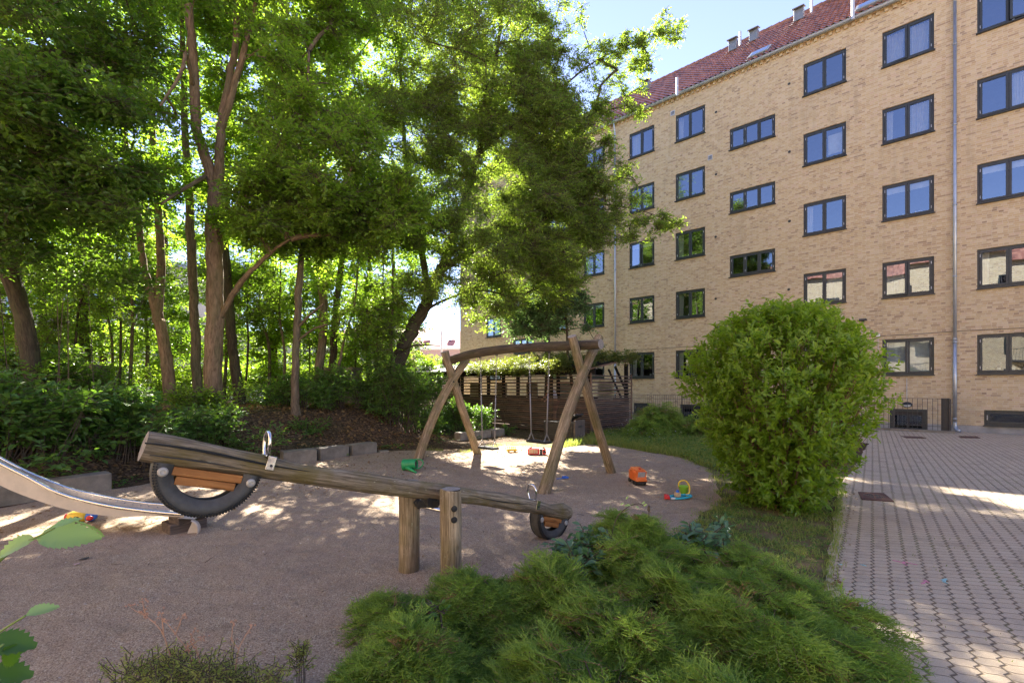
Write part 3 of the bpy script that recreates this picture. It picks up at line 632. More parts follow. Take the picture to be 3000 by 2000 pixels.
# ---------------------------------------------------------------- basement railings and light wells
for (L0, L1, sp, nm) in ((35.3,28.6,.105,'black bar railing along the basement wells left of the round bush'),(26.0,23.2,.125,'wide mesh railing round the basement steps right of the round bush')):
    r = thing('railing', nm, 'railing', (*wall0(L0,.95), 0), B.rotation_euler[2], 'basement well railings')
    Lr = L0-L1; m = MB()
    for z in ((1.13,.95,.07) if sp < .11 else (1.13,.22,.07)): m.box((Lr/2,0,z), (Lr,.012,.012) if z != 1.13 else (Lr,.02,.014))
    m.build('rail', M['iron'], r); m = MB()
    for i in range(int(Lr/sp)+1): m.tube([(i*sp,.004,.05),(i*sp,.004,1.13)], .0065, 5, False)
    m.build('bars', M['iron'], r); m = MB()
    for x in (0, Lr/2, Lr): m.box((x,-.01,.56), (.035,.035,1.12))
    m.build('post', M['iron'], r)
    if sp > .11:
        m = MB(); m.box((Lr-.12,.03,.6), (.2,.03,1.1)); m.build('panel', M['black'], r); m = MB(); m.box((Lr/2,.42,.62),(Lr*.02,.02,.02)); m.build('catch', M['iron'], r)
    m = MB(); m.box((Lr/2,-.02,.04), (Lr+.2,.16,.1)); k = m.build('well_kerb', M['concrete'], None, bevel=.01); k.location = r.location; k.rotation_euler = r.rotation_euler
    tag(k, 'low mossy concrete kerb under the '+('bar' if sp < .11 else 'mesh')+' railing of the basement well', 'kerb', 'basement well kerbs')

sheet('unseen_bounce_sheet', [(-34,-24),(6,-24),(9,-12),(1.2,-3.2),(-.8,-2.6),(-14,-2.6),(-34,-6)], .012, M['pale_bounce_gravel'])  # unseen pale sheet behind the camera, added to bounce sunlight into the shade
# manhole and drain grates
def flatplate(name, lab, cat, c4, z, mat, slots=0):
    c4 = np.array([G(*p)[:2] for p in c4]); ctr = c4.mean(0); m = MB(); th = .012
    V = [(p[0], p[1], zz) for zz in (z, z+th) for p in c4]; m.add(V, [(4,5,6,7),(0,1,5,4),(1,2,6,5),(2,3,7,6),(3,0,4,7)])
    e = thing(name, lab, cat, (ctr[0], ctr[1], z)); m.build('plate', mat, e, world=True)
    if slots:
        m = MB(); R = min(np.linalg.norm(c4[0]-c4[1]), np.linalg.norm(c4[1]-c4[2]))*.36
        for r in np.linspace(R*.35, R, 4):
            for k in range(6):
                a0 = k*PI/3+.1; m.tube([(r*math.cos(a0+t), r*math.sin(a0+t), th+.001) for t in np.linspace(0,.75,6)], .009, 4, True, flat=.3)
        m.build('slots', M['black'], e)
flatplate('drain_cover', 'rusty square drain cover with ring slots in the brick paving near the round bush', 'drain cover', ((2514,1445),(2590,1449),(2619,1473),(2525,1467)), .016, M['rust'], 1)
flatplate('drain_grate', 'thin rusty grate in the paving before the mesh railing', 'drain grate', ((2641,1279),(2700,1281),(2713,1286),(2654,1284)), .016, M['rust'])
flatplate('drain_grate', 'thin rusty grate in the paving just right of the near downpipe foot', 'drain grate', ((2808,1279),(2862,1280),(2872,1285),(2815,1284)), .016, M['rust'])
for lab, mat, pts in (('pink chalk scribble on the paving, larger one', 'chalkp', [(2615,1640),(2640,1645),(2655,1655),(2650,1645),(2685,1653)]), ('small red pink chalk tick on the paving', 'chalkp', [(2700,1708),(2712,1702),(2708,1698),(2720,1706)]), ('pale cyan chalk tick beside the pink chalk', 'chalkc', [(2760,1698),(2772,1695),(2765,1703),(2770,1706)]), ('faint cyan chalk dashes near the lawn edge', 'chalkc', [(2457,1650),(2468,1653),(2526,1653),(2534,1656)])):
    m = MB(); q = [G(*p, .016) for p in pts]
    for a, b in zip(q[:-1], q[1:]):
        if 'dashes' in lab and a is q[1]: continue
        for k in range(3): m.bar(a+np.array([random.uniform(-.01,.01), random.uniform(-.012,.012), .0005*k]), b+np.array([random.uniform(-.01,.01), random.uniform(-.012,.012), .0005*k]), .007, .002)
    tag(m.build('chalk_mark', M[mat]), lab, 'chalk mark', 'chalk marks on the paving')

# ---------------------------------------------------------------- seesaw
pc = np.array([-.67,3.68]); du = np.array([.73,.68]); du /= np.linalg.norm(du); pn = np.array([-du[1], du[0]])
def LG(t, off=0, z=None):   # point along the seesaw log, t>0 right/down end; z offset from the axis
    p = pc+du*t+pn*off; return np.array([p[0], p[1], .70-.287*t+(z or 0)])
ss = thing('seesaw', 'weathered log seesaw with half tyres and steel handles under both ends', 'seesaw', (pc[0], pc[1], 0))
tt = np.linspace(-1.80, 1.72, 34); pts = [LG(t, .012*math.sin(t*3), .010*math.sin(t*2.3)) for t in tt]
rad = [0.069+.017*float(sstep((-t-1.2)/.45))+.012*float(sstep((t-1.35)/.25))+.003*math.sin(t*9) for t in tt]; rad[0] *= .93; rad[-1] *= .8
m = MB(); m.tube(pts, rad, 22, False, wob=.025)
# irregular bumps: carve a saddle behind the thick end
V = m.v[0]
for i, t in enumerate(tt):
    for j in range(22):
        p = V[i*22+j]; top = (p[2]-pts[i][2])/rad[i]
        if top > 0: p[2] -= top*.018*math.exp(-((t+1.02)/.16)**2)+top*.022*math.exp(-((t-1.42)/.10)**2); p[2] += top*.012*math.exp(-((t-1.62)/.06)**2)
logo = m.build('log', M['log'], ss, smooth=True, world=True)
m = MB(); m.disc(pts[0], pts[0]-pts[1], rad[0]*1.0, 22); m.build('end_face', M['endgrain'], ss, world=True); m = MB(); m.disc(pts[-1], pts[-1]-pts[-2], rad[-1], 22); m.build('end_face', M['endgrain'], ss, world=True)
m = MB()
for ts, te, ph0, w0 in ((-1.80,-.95,.42,.0075),(-.9,-.35,-.1,.004),(.35,1.2,.3,.004),(1.25,1.68,.1,.005),(-1.78,-1.35,-.35,.004)):
    q = np.linspace(ts, te, 16); cr = []
    for t in q: r_ = float(np.interp(t, tt, rad))*.985; ph = ph0+.10*math.sin(t*7)-.15*(t-ts); cr.append(LG(t, -r_*math.cos(ph), r_*math.sin(ph)))
    m.tube(cr, w0*np.sin(np.linspace(.5 if ts < -1.7 else .05, PI-.05, 16))+.0008, 5, True); m.build('crack', M['black'], ss, world=True)
for t0, R, r_in, half, sgn in ((-1.50,.27,.175,.062,1),(1.45,.235,.145,.062,1)):
    c = LG(t0, 0, -.062); ax = np.array([pn[0],pn[1],0]); ld = np.array([du[0],du[1],-.287]); ld /= np.linalg.norm(ld)
    pr = [(r_in,-half*.62),(r_in+.008,-half*.7),(r_in+.03,-half*1.0),(R-.035,-half*1.12),(R-.012,-half*1.0),(R,-half*.75),(R+.004,-half*.3),(R+.004,half*.3),(R,half*.75),(R-.012,half),(R-.035,half*1.12),(r_in+.03,half),(r_in+.008,half*.7),(r_in,half*.62),(r_in+.006,half*.55),(r_in+.025,half*.8),(R-.025,half*.85),(R-.018,0),(R-.025,-half*.85),(r_in+.025,-half*.8),(r_in+.006,-half*.55),(r_in,-half*.62)]
    # axis = across the log; start angle at +ld, sweep downward
    yax = np.cross(ax, ld); st, arc = (0, PI) if yax[2] < 0 else (PI, PI)
    m = MB(); m.lathe(pr, c, axis=ax, n=48, arc=arc, start=st, up=ld); ty = m.build('tyre', M['tyre'], ss, smooth=True, world=True)
    m = MB()
    y3 = np.cross(ax, ld)*(1 if yax[2] < 0 else -1)
    for i in range(54):
        th = PI*(i+.5)/54; e = ld*math.cos(th)+y3*math.sin(th); tg = np.cross(ax, e)
        for s_ in (-1, 1):
            for lyr in (0, 1): m.box(c+e*(R-.003-.013*lyr)+ax*s_*half*(.84+.15*lyr), (.026,.006,.0085), R=np.array([ax, e, tg]))
    m.build('tread', M['rubber'], ty, world=True)
    for k in (0, 1):
        hh = .046; dz = -.018-hh*(k+.5)-.004*k; hl = math.sqrt(max(.001, (r_in+.012)**2-((k+1)*hh+.02)**2)); m = MB()
        up = -y3*1.0; cc = c+y3*(.012+hh*(k+.5)+.003*k); m.box(cc, (2*hl, hh, half*1.5), R=np.array([ld, y3, ax])); m.build('plank', M['orange_wood'], ss, world=True, bevel=.004)
    for s_ in (-1, 1):
        m = MB(); b = c+ld*s_*(r_in+.045)+y3*.045; m.lathe([(0,0),(.024,0),(.026,.004),(.02,.009),(.012,.010),(.008,.006),(0,.006)], b-ax*(half*1.1) , axis=-ax, n=16, up=ld); m.build('bolt', M['bolt'], ss, world=True)
for t0, s_ in ((-1.20,1),(1.19,-1)):
    b = LG(t0, 0, .055); ax = np.array([pn[0],pn[1],0]); upv = np.array([.08*s_*du[0],.08*s_*du[1],1]); sc = 1.0
    loop = [b+ax*x*sc+upv*z*sc for x, z in ((-.03,.0),(-.05,.05),(-.058,.09),(-.052,.13),(-.03,.155),(0,.163),(.03,.155),(.052,.13),(.058,.09),(.05,.05),(.03,.0))]
    m = MB(); m.tube(curve(loop, 30), .0105, 10); h = m.build('handle', M['steel'], ss, smooth=True, world=True)
    m = MB(); ld = np.array([du[0],du[1],-.287]); ld /= np.linalg.norm(ld)
    m.box(LG(t0+.01, -.073, .03), (.05,.085,.006), R=np.array([ld, np.cross(ax, ld), ax])); m.tube([LG(t0-.01,-.05,.07), LG(t0-.01,.05,.07)], .006, 8); m.build('bracket', M['steel'], ss, world=True, bevel=.002)
    m = MB(); m.lathe([(0,0),(.008,0),(.008,.004),(0,.004)], LG(t0+.01,-.077,.015), axis=-ax, n=10); m.build('screw', M['black'], ss, world=True)
for (px, py, rr, lab) in ((-.478,3.54,.083,'near'),(-.865,3.82,.085,'far')):
    m = MB(); m.tube([(px+.004*math.sin(z*5),py,z) for z in np.linspace(-.1,.735,12)]+[(px,py,.75)], [rr*(1+.03*math.sin(z*9)) for z in np.linspace(0,1,12)]+[rr*.93], 20, False, wob=.02)
    po = m.build('post', M['post'], ss, smooth=True, world=True)
    m = MB(); m.disc((px,py,.75), (0,0,1), rr*.93, 20); m.box((px+.01,py,.7505),(.002,rr*1.5,.002)); m.build('end_face', M['endgrain'], po, world=True)
    if lab == 'near':
        for z in (.615,.53):
            ax2 = np.array([.45,-.89,0]); m = MB(); m.lathe([(0,.016),(.018,.014),(.024,.008),(.025,0)], np.array([px,py,z])+ax2*(rr-.002), axis=ax2, n=16); m.build('bolt', M['rubber'], po, world=True, smooth=True)
m = MB(); m.tube([(-.52,3.57,.565), (-.83,3.79,.565)], .016, 12); m.build('pivot_rod', M['steel'], ss, smooth=True, world=True)
m = MB(); m.tube([LG(0,-.05,-.075), LG(0,.05,-.075)], .05, 14); m.box(LG(0,0,-.1), (.16,.07,.05)); m.build('pivot_bearing', M['rubber'], ss, smooth=False, world=True, bevel=.004)
m = MB(); m.tube([(-.79,3.76,.60), (-.75,3.735,.56)], .03, 12); m.build('pivot_cap', M['rubber'], ss, world=True)

# ---------------------------------------------------------------- swing set
sw = thing('swing_set', 'log swing frame with crossed legs and an arched beam carrying two black seats', 'swing', (-.12, 8.6, 0))
def legm(a, b, bow, r0, r1, mat='log2'):
    a, b = np.array(a, float), np.array(b, float); q = [a+(b-a)*t+np.array(bow)*math.sin(PI*t) for t in np.linspace(-.03, 1, 16)]
    m = MB(); m.tube(q, np.linspace(r0, r1, 16), 16, False, wob=.03); o = m.build('leg', M[mat], sw, smooth=True, world=True)
    m = MB(); m.disc(q[-1], q[-1]-q[-2], r1, 16); m.build('end_face', M['endgrain'], o, world=True)
    m = MB(); mid = a+(b-a)*.74+np.array(bow)*.7; ax = np.array([.55,-.83,0]); m.lathe([(0,.01),(.018,.008),(.021,0)], mid+ax*r1*.97, axis=ax, n=12); m.build('bolt', M['rubber'], o, world=True)
legm((.463,6.56,0), (1.45,7.56,2.36), (-.05,-.05,.07), .092, .075)
legm((1.775,8.1,0), (.94,7.13,2.33), (-.02,0,.0), .08, .072)
legm((-1.96,9.48,0), (-.99,10.0,2.14), (-.08,-.05,.08), .10, .085)
legm((-.775,10.33,0), (-1.44,9.72,2.28), (-.02,0,.0), .088, .088)
BZ = np.polyfit([-.04,.0,.149,.417,.625,.873,1.0,1.1], [2.065,2.085,2.165,2.245,2.24,2.212,2.205,2.20], 3)
bp = lambda s: np.array([-1.37+2.49*s, 9.9-2.57*s, np.polyval(BZ, s)])
ss_ = np.linspace(-.035, 1.105, 22); bq = [bp(s) for s in ss_]; br = np.interp(ss_, [-.05,.2,.6,1.1], [.095,.09,.083,.078])
m = MB(); m.tube(bq, br, 18, False, wob=.02); m.build('beam', M['log3'], sw, smooth=True, world=True)
m = MB(); m.disc(bq[-1], bq[-1]-bq[-2], br[-1], 18); m.build('end_face', M['endgrain'], sw, world=True); m = MB(); m.disc(bq[0], bq[0]-bq[1], br[0], 18); m.build('end_face', M['endgrain'], sw, world=True)
for s in (.05, .955):
    m = MB(); p = bp(s); m.tube([p+np.array([.03,-.02,-.07]), p+np.array([-.0,-.0,-.24])], .013, 10); m.build('rod', M['steel'], sw, world=True, smooth=True)
def chain(pa, pb, parent, wire=.0038, link=.036):
    pa, pb = np.array(pa, float), np.array(pb, float); L = np.linalg.norm(pb-pa); n = max(2, int(L/(link*.74))); a, b, d = frame_from(pb-pa); m = MB()
    for i in range(n):
        c = pa+(pb-pa)*(i+.5)/n; e = a if i % 2 else b; l = []
        for k in range(8):
            th = 2*PI*k/8; l.append(c+e*math.cos(th)*link*.30+d*math.sin(th)*link*.5)
        m.tube(l, wire, 4, closed=True)
    return m.build('chain', M['chain'], parent, world=True, smooth=True)
for (sa_, sb_, zs_, zj) in ((.294,.431,.33,1.33),(.673,.807,.57,1.42)):
    pa, pb = bp(sa_), bp(sb_); ctr = (pa+pb)/2; ctr[2] = zs_; d = (pb-pa); d[2] = 0; d /= np.linalg.norm(d); nn = np.array([-d[1], d[0], 0])
    st = thing('swing_seat', 'x', 'seat'); bpy.data.objects.remove(st)
    hw = np.linalg.norm((pb-pa)[:2])/2
    tw = np.array([.12,-.99,0]) if zs_ < .5 else d
    m = MB(); m.box(ctr, (.44 if zs_ < .5 else .46,.18,.042), R=np.array([d, nn, (0,0,1)])); seat = m.build('seat', M['rubber'], sw, world=True, bevel=.008)
    for p, sg in ((pa,-1),(pb,1)):
        top = p.copy(); top[2] -= .085; e = ctr+d*sg*.185; jn = np.array([p[0]*.5+e[0]*.5, p[1]*.5+e[1]*.5, zj]); low = np.array([e[0], e[1], zs_+.15])
        m = MB(); m.box(top+np.array([0,0,.01]), (.04,.04,.03)); m.lathe([(.02,-.015),(.02,.015)], top-np.array([0,0,.015]), axis=d, n=10); m.build('bracket', M['iron'], sw, world=True)
        chain(top-np.array([0,0,.02]), jn, sw); m = MB(); m.tube([jn, low], .0115, 8); m.build('sleeve', M['sleeve'], sw, world=True, smooth=True)
        for q in (-1, 1): chain(low, ctr+d*sg*.19+nn*q*.08+np.array([0,0,.015]), sw)

# ---------------------------------------------------------------- slide
sd = thing('slide', 'steel playground slide with rolled edges ending on a dark wooden block', 'slide', (-4.2, 4.85, 0))
YN = 4.72
top_src = [(535,1503),(434,1494),(306,1476),(179,1443),(77,1392),(0,1353),(-90,1300),(-230,1205),(-400,1085)]; bot_src = [(500,1505),(383,1513),(293,1508),(204,1494),(102,1463),(0,1421),(-90,1368),(-230,1275),(-400,1155)]
nr = [P(x, y, YN) for x, y in top_src]; nb = [P(x, y, YN) for x, y in bot_src]; nrc = curve(nr, 60); nbc = curve(nb, 60); wv = np.array([0,.30,0])
far_src = [(505,1478),(434,1472),(357,1461),(281,1446),(204,1428),(102,1389),(0,1338),(-100,1283),(-240,1190),(-400,1075)]
frc = curve([P(x, y, 5.08) for x, y in far_src], 60); fb_ = frc-np.linspace(.03,.20,60)[:,None]*np.array([[0,0,1]])
m = MB(); m.tube(nrc+np.array([0,0,-.01]), .018, 10); rr1 = m.build('rail', M['steel'], sd, smooth=True, world=True)
m = MB(); m.tube(frc+np.array([0,0,-.01]), .018, 10); m.build('rail', M['steel'], sd, smooth=True, world=True)
bed = nrc+np.array([0,0,-.07*1]); n = len(nrc)
def strip(A, Bq): return np.concatenate([A, Bq]), [(i, i+1, n+i+1, n+i) for i in range(n-1)]
m = MB(); fade = np.linspace(.045,.15,n)[:,None]*np.array([[0,0,1]]); bedc = nrc-fade
nb_ = bedc+np.array([0,.02,0]); ff_ = frc-fade-np.array([0,.02,0]); m.add(*strip(nb_, ff_)); m.add(*strip(nrc+np.array([0,.02,-.01]), nb_)); m.add(*strip(frc-np.array([0,.02,.01]), ff_)); m.build('chute', M['slide'], sd, smooth=True, world=True)
for o_ in (0, 1):
    m = MB(); A_, B_ = (nrc, nbc) if o_ == 0 else (frc, fb_); m.add(*strip(A_-np.array([0,0,.02]), B_)); m.add(*strip(A_+np.array([0,.004 if o_ == 0 else -.004,-.02]), B_+np.array([0,.004 if o_ == 0 else -.004,0]))); m.build('side_panel', M['slide'], sd, smooth=True, world=True)
m = MB()
for i in range(4, n-2, 2): m.lathe([(0,.003),(.007,.002),(.008,0)], frc[i]+np.array([0,-.022,-.03]), axis=(0,-1,0), n=8)
m.build('rivets', M['steel'], sd, world=True)
e0 = nrc[0]; m = MB()   # rounded exit lip
m.lathe([(0,-.0),(.10,-.0),(.11,.01),(.11,.055),(.10,.065)], e0+np.array([.04,.04,-.17]), axis=(.25,-.97,0), n=16, arc=PI, start=-PI*.62, up=(1,0,0))
m.poly([e0+np.array([-.05,-.01,-.05]), e0+np.array([.12,-.0,-.06]), e0+np.array([.10,.34,-.06]), e0+np.array([-.05,.34,-.05])]); m.build('exit_lip', M['slide'], sd, world=True)
m = MB(); bb = G(535,1563); m.box(bb+np.array([-.08,.14,.05]), (.26,.34,.12), R=np.array([[.8,-.6,0],[.6,.8,0],[0,0,1]])); m.box(bb+np.array([-.05,.14,.15]), (.15,.3,.12), R=np.array([[.95,-.3,0],[.3,.95,0],[0,0,1]])); m.build('footing', M['slat'], sd, world=True, bevel=.01)
for x in (-7.9, -8.6):
    for y in (YN-.05, YN+.55): m = MB(); m.tube([(x,y,-.1),(x,y,2.9)], .06, 10); m.build('post', M['post'], sd, world=True)
m = MB(); m.box((-8.25,YN+.25,1.66), (.9,.75,.06)); m.build('platform', M['slat'], sd, world=True)
for q in range(5): m = MB(); m.bar((-8.75-.08*(5-q),YN,.3+q*.28), (-8.75-.08*(5-q),YN+.5,.3+q*.28), .05, .04); m.build('rung', M['slat'], sd, world=True)

# ---------------------------------------------------------------- toys
def T(name, lab, cat, x, y, rz=0, group=None): p = G(x, y, .01); return thing(name, lab, cat, (p[0], p[1], .01), rz, group)
# orange tipper truck seen from behind
t = T('toy_truck', 'orange toy lorry with a grey tailgate standing on the gravel', 'toy truck', 1875, 1420, .12)
m = MB(); m.box((0,.10,.045), (.13,.36,.03)); m.build('chassis', M['black'], t, bevel=.004)
m = MB(); V = [(-.085,-.07,.065),(.085,-.07,.065),(.085,.20,.065),(-.085,.20,.065),(-.078,-.025,.235),(.078,-.025,.235),(.078,.20,.25),(-.078,.20,.25)]
m.add(V, [(0,3,2,1),(4,5,6,7),(1,2,6,5),(2,3,7,6),(3,0,4,7),(0,1,5,4)])
for k in range(5): m.box((-.086,.0+k*.045,.15), (.006,.012,.15)); m.box((.086,.0+k*.045,.15), (.006,.012,.15))
m.build('body', M['orange'], t, bevel=.005)
m = MB(); R = np.array([[1,0,0],[0,.968,.25],[0,-.25,.968]]); m.box((0,-.052,.15), (.125,.01,.125), R=R); m.build('tailgate', M['greypl'], t, bevel=.003)
m = MB()
for sx in (-1,1): m.box((sx*.068,-.058,.15), (.012,.014,.15), R=R)
m.box((0,-.034,.222), (.15,.014,.014), R=R); m.box((0,-.078,.08),(.16,.02,.016), R=R); m.build('frame', M['orange'], t, bevel=.002)
m = MB(); m.box((0,.255,.13), (.14,.09,.14)); c = m.build('cab', M['orange'], t, bevel=.012)
m = MB(); m.box((0,.302,.15), (.11,.004,.05)); m.build('windscreen', M['black'], c)
m = MB(); m.box((0,.02,.25), (.025,.04,.015)); m.build('knob', M['red'], t, bevel=.003)
for sx in (-1, 1):
    for y in (-.015,.055,.25):
        m = MB(); m.lathe([(0,-.017),(.022,-.017),(.034,-.014),(.036,0),(.034,.014),(.022,.017),(0,.017)], (sx*.07,y,.036), axis=(1,0,0), n=16, up=(0,0,1)); w_ = m.build('wheel', M['rubber'], t, smooth=True)
# watering can lying on its side
t = T('watering_can', 'green plastic watering can tipped over by the far left swing leg', 'watering can', 1200, 1378, .15)
m = MB(); ax = (.96,-.25,.08); m.lathe([(0,-.13),(.095,-.13),(.104,-.12),(.100,-.06),(.098,.02),(.092,.10),(.096,.125),(.088,.13),(.086,.10),(.08,-.08),(0,-.1)], (0,.05,.105), axis=ax, n=28, up=(0,0,1)); m.build('body', M['green'], t, smooth=True)
m = MB(); m.tube(curve([(-.04,-.03,.06),(.02,-.11,.045),(.09,-.19,.02),(.12,-.24,.012)], 12), np.linspace(.04,.012,12), 12); m.lathe([(.012,0),(.02,.02),(0,.022)], (.12,-.24,.012), axis=(.5,-.85,-.05), n=10); m.build('spout', M['green'], t, smooth=True)
m = MB(); m.tube(curve([(.10,.02,.19),(.17,0,.205),(.235,-.02,.17),(.235,-.03,.10),(.17,-.03,.045),(.10,-.02,.04)], 24), .014, 10, flat=.7); m.build('handle', M['green'], t, smooth=True)
m = MB(); m.disc((.108,.022,.113), ax, .052); m.build('opening', M['black'], t)
# yellow bus
t = T('toy_bus', 'yellow toy bus on the gravel behind the lower swing seat', 'toy bus', 1498, 1323, .2)
m = MB(); m.box((0,0,.05), (.22,.09,.045)); m.box((0,0,.125), (.20,.085,.014))
for x in (-.095,-.045,.005,.05,.095):
    for y in (-.04,.04): m.box((x,y,.098), (.01,.008,.045))
m.box((.115,0,.045), (.05,.085,.035)); m.build('body', M['yellow'], t, bevel=.004)
for x in (-.07,.08):
    for y in (-.045,.045): m = MB(); m.lathe([(0,-.01),(.024,-.01),(.026,0),(.024,.01),(0,.01)], (x,y,.026), axis=(0,1,0), n=14); m.build('wheel', M['yellow'], t, smooth=True)
# red fire truck lying on its side
t = T('toy_truck', 'red toy truck lying on its side behind the right swing seat', 'toy truck', 1570, 1331, -.06)
m = MB(); m.box((-.05,0,.075), (.26,.13,.13)); b = m.build('body', M['red'], t, bevel=.006)
m = MB(); m.box((-.055,-.066,.078), (.19,.006,.09))
b2 = m.build('load_bed', M['tan'], b); m = MB()
for x in (-.11,-.055,0): m.box((x,-.071,.078), (.006,.004,.09))
m.build('rib', M['red'], b)
m = MB(); m.box((.115,0,.07), (.06,.12,.12)); m.build('hinge_block', M['black'], t, bevel=.005)
m = MB(); m.box((.185,0,.07), (.075,.12,.12)); m.box((.225,-.02,.05),(.02,.06,.04)); c = m.build('cab', M['red'], t, bevel=.01)
m = MB(); m.box((.19,-.062,.075), (.05,.004,.06)); m.build('window', M['black'], c)
for x in (-.12,.17): m = MB(); m.lathe([(0,-.012),(.03,-.012),(.034,0),(.03,.012),(0,.012)], (x,.03,.155), axis=(0,0,1), n=14); m.build('wheel', M['black'], t, smooth=True)
# blue shovel
t = T('toy_shovel', 'small blue plastic shovel lying on the gravel beside the near swing leg', 'toy shovel', 1645, 1403, .35)
m = MB(); m.tube([(-.09,0,.012),(.03,0,.014)], .007, 8); m.build('shaft', M['blue'], t, smooth=True)
m = MB(); m.box((.07,0,.018), (.09,.06,.012)); m.box((.07,.03,.028), (.09,.006,.03)); m.box((.07,-.03,.028), (.09,.006,.03)); m.build('blade', M['blue'], t, bevel=.003)
# bucket group
t = T('toy_boat', 'cyan oval toy tray with a red end holding sand toys on the gravel', 'toy tray', 1990, 1459, .12)
m = MB(); q = [(.17*math.cos(a), .09*math.sin(a), .022+.012*math.cos(a)) for a in np.linspace(0, 2*PI, 33)[:-1]]; m.tube(q, .014, 8, closed=True); m.build('rim', M['cyan'], t, smooth=True)
m = MB(); m.disc((0,0,.012), (0,0,1), .09, 24); m.v = [np.stack([v[:,0]*1.8, v[:,1], v[:,2]], 1) for v in m.v]; m.build('base', M['cyan'], t)
m = MB(); m.box((-.19,-.03,.03), (.075,.09,.045), R=np.array([[.9,-.4,0],[.4,.9,0],[0,0,1]])); m.box((-.2,-.03,.06), (.05,.05,.02)); m.build('bow', M['red'], t, bevel=.008)
m = MB(); m.box((-.125,-.075,.02), (.06,.02,.022)); m.build('hook', M['white'], t, bevel=.004)
t = T('toy_bucket', 'lime green toy bucket with a raised orange handle', 'toy bucket', 2003, 1450, -.1); t.location.z = .022
m = MB(); m.lathe([(0,0),(.045,0),(.05,.004),(.066,.11),(.072,.112),(.072,.12),(.062,.12),(.046,.01),(0,.01)], (0,0,0), n=28); m.build('body', M['lime'], t, smooth=True)
m = MB(); m.tube(curve([(-.07,0,.10),(-.065,0,.16),(-.03,-.01,.195),(.02,-.02,.195),(.06,-.05,.14),(.055,-.085,.06),(.02,-.10,.02)], 24), .007, 8, flat=1.5); m.lathe([(0,-.008),(.022,-.008),(.022,.008),(0,.008)], (.02,-.105,.018), axis=(0,1,0), n=16); m.build('handle', M['yellow'], t, smooth=True)
t = T('toy_block', 'small wooden cube with a blue knob beside the lime bucket', 'toy block', 1985, 1458, .4); t.location.z = .022
m = MB(); m.box((0,0,.035), (.065,.065,.065)); m.build('cube', M['tan'], t, bevel=.004)
m = MB(); m.lathe([(0,.1),(.012,.098),(.022,.085),(.024,.068)], (0,0,0), n=14); m.build('knob', M['blue'], t, smooth=True)
# yellow-red-blue toy behind the slide
t = T('toy_car', 'yellow, red and blue toy car lying behind the slide', 'toy car', 236, 1527, .1)
m = MB(); m.lathe([(0,-.13),(.04,-.12),(.06,-.08),(.065,0),(.05,.06),(0,.07)], (0,0,.06), axis=(1,0,0), n=18, up=(0,0,1)); m.build('body', M['yellow'], t, smooth=True)
m = MB(); m.lathe([(0,-.03),(.05,-.02),(.055,.02),(.03,.06),(0,.07)], (.1,0,.055), axis=(1,0,0), n=18, up=(0,0,1)); m.build('tail', M['blue'], t, smooth=True)
m = MB(); m.lathe([(0,-.03),(.025,-.02),(.03,0),(.02,.03),(0,.035)], (.13,-.05,.05), axis=(1,-.2,0), n=14, up=(0,0,1)); m.build('stripe', M['red'], t, smooth=True); m = MB(); m.lathe([(0,-.03),(.03,-.01),(.03,.02),(0,.03)], (-.14,0,.06), axis=(1,0,0), n=14, up=(0,0,1)); m.build('nose', M['red'], t, smooth=True)
m = MB(); m.lathe([(0,0),(.035,0),(.035,.012),(0,.012)], (0,-.055,.04), axis=(0,-1,0), n=16); m.build('wheel', M['black'], t)
m = MB(); p = G(2478//1,1400); 
def scrap(name, lab, cat, x, y, size, mat, z=.012):
    p = G(x, y, z); n = 8; m = MB(); V = [(p[0], p[1], p[2]+.012)]+[(p[0]+size*math.cos(a)*random.uniform(.6,1.1), p[1]+size*.7*math.sin(a)*random.uniform(.6,1.1), p[2]+random.uniform(0,.02)) for a in np.linspace(0, 2*PI, n, endpoint=False)]
    m.add(V, [(0, 1+i, 1+(i+1) % n) for i in range(n)]); tag(m.build(name, M[mat], smooth=True), lab, cat)
scrap('litter_scrap', 'white plastic scrap lying at the edge of the lawn', 'litter', 1978, 1312, .10, 'white', .02)
scrap('dead_leaf', 'curled brown dead leaf in the middle of the gravel', 'leaf', 1521, 1364, .07, 'rust')
scrap('flat_stone', 'small pinkish flat stone near the slide end', 'stone', 224, 1653, .035, 'skirt')
scrap('litter_scrap', 'flat black scrap beside the pinkish stone', 'litter', 245, 1638, .05, 'black', .008)

# ---------------------------------------------------------------- concrete edging blocks
bl = [((-6.95,5.25),(-5.95,6.78),.30,.25,'long low concrete edging block behind the slide, nearer one'),((-8.6,4.2),(-7.0,5.2),.30,.25,'long low concrete edging block at the left edge behind the slide'),
 ((-4.52,8.98),(-4.02,9.40),.29,.30,'first concrete edging block from the left behind the seesaw handle'),((-3.98,9.44),(-3.57,9.98),.29,.30,'middle concrete edging block of the three behind the seesaw'),((-3.52,10.02),(-3.12,10.55),.29,.30,'right concrete edging block of the three behind the seesaw'),
 ((-1.46,12.85),(-.62,13.72),.26,.28,'concrete edging block under the bushes behind the left swing leg'),((-.60,13.75),(-.22,14.2),.27,.28,'short concrete edging block nearest the slatted shed'),((-3.06,10.5),(-2.86,10.62),.09,.2,'small flat concrete remnant beside the right edging block')]
for a, b, h, dp, lab in bl:
    a, b = np.array(a), np.array(b); L = np.linalg.norm(b-a); d = (b-a)/L; nn = np.array([-d[1], d[0]]); c = (a+b)/2+nn*dp/2
    m = MB(); h -= .045; m.box((0,0,h/2-.06), (L-.015,dp,h+.12)); o = m.build('concrete_block', M['concrete'], None, bevel=.012); o.location = (c[0], c[1], 0); o.rotation_euler = (random.uniform(-.02,.02), random.uniform(-.02,.02), math.atan2(d[1], d[0])); tag(o, lab, 'concrete block', 'concrete edging blocks round the gravel')
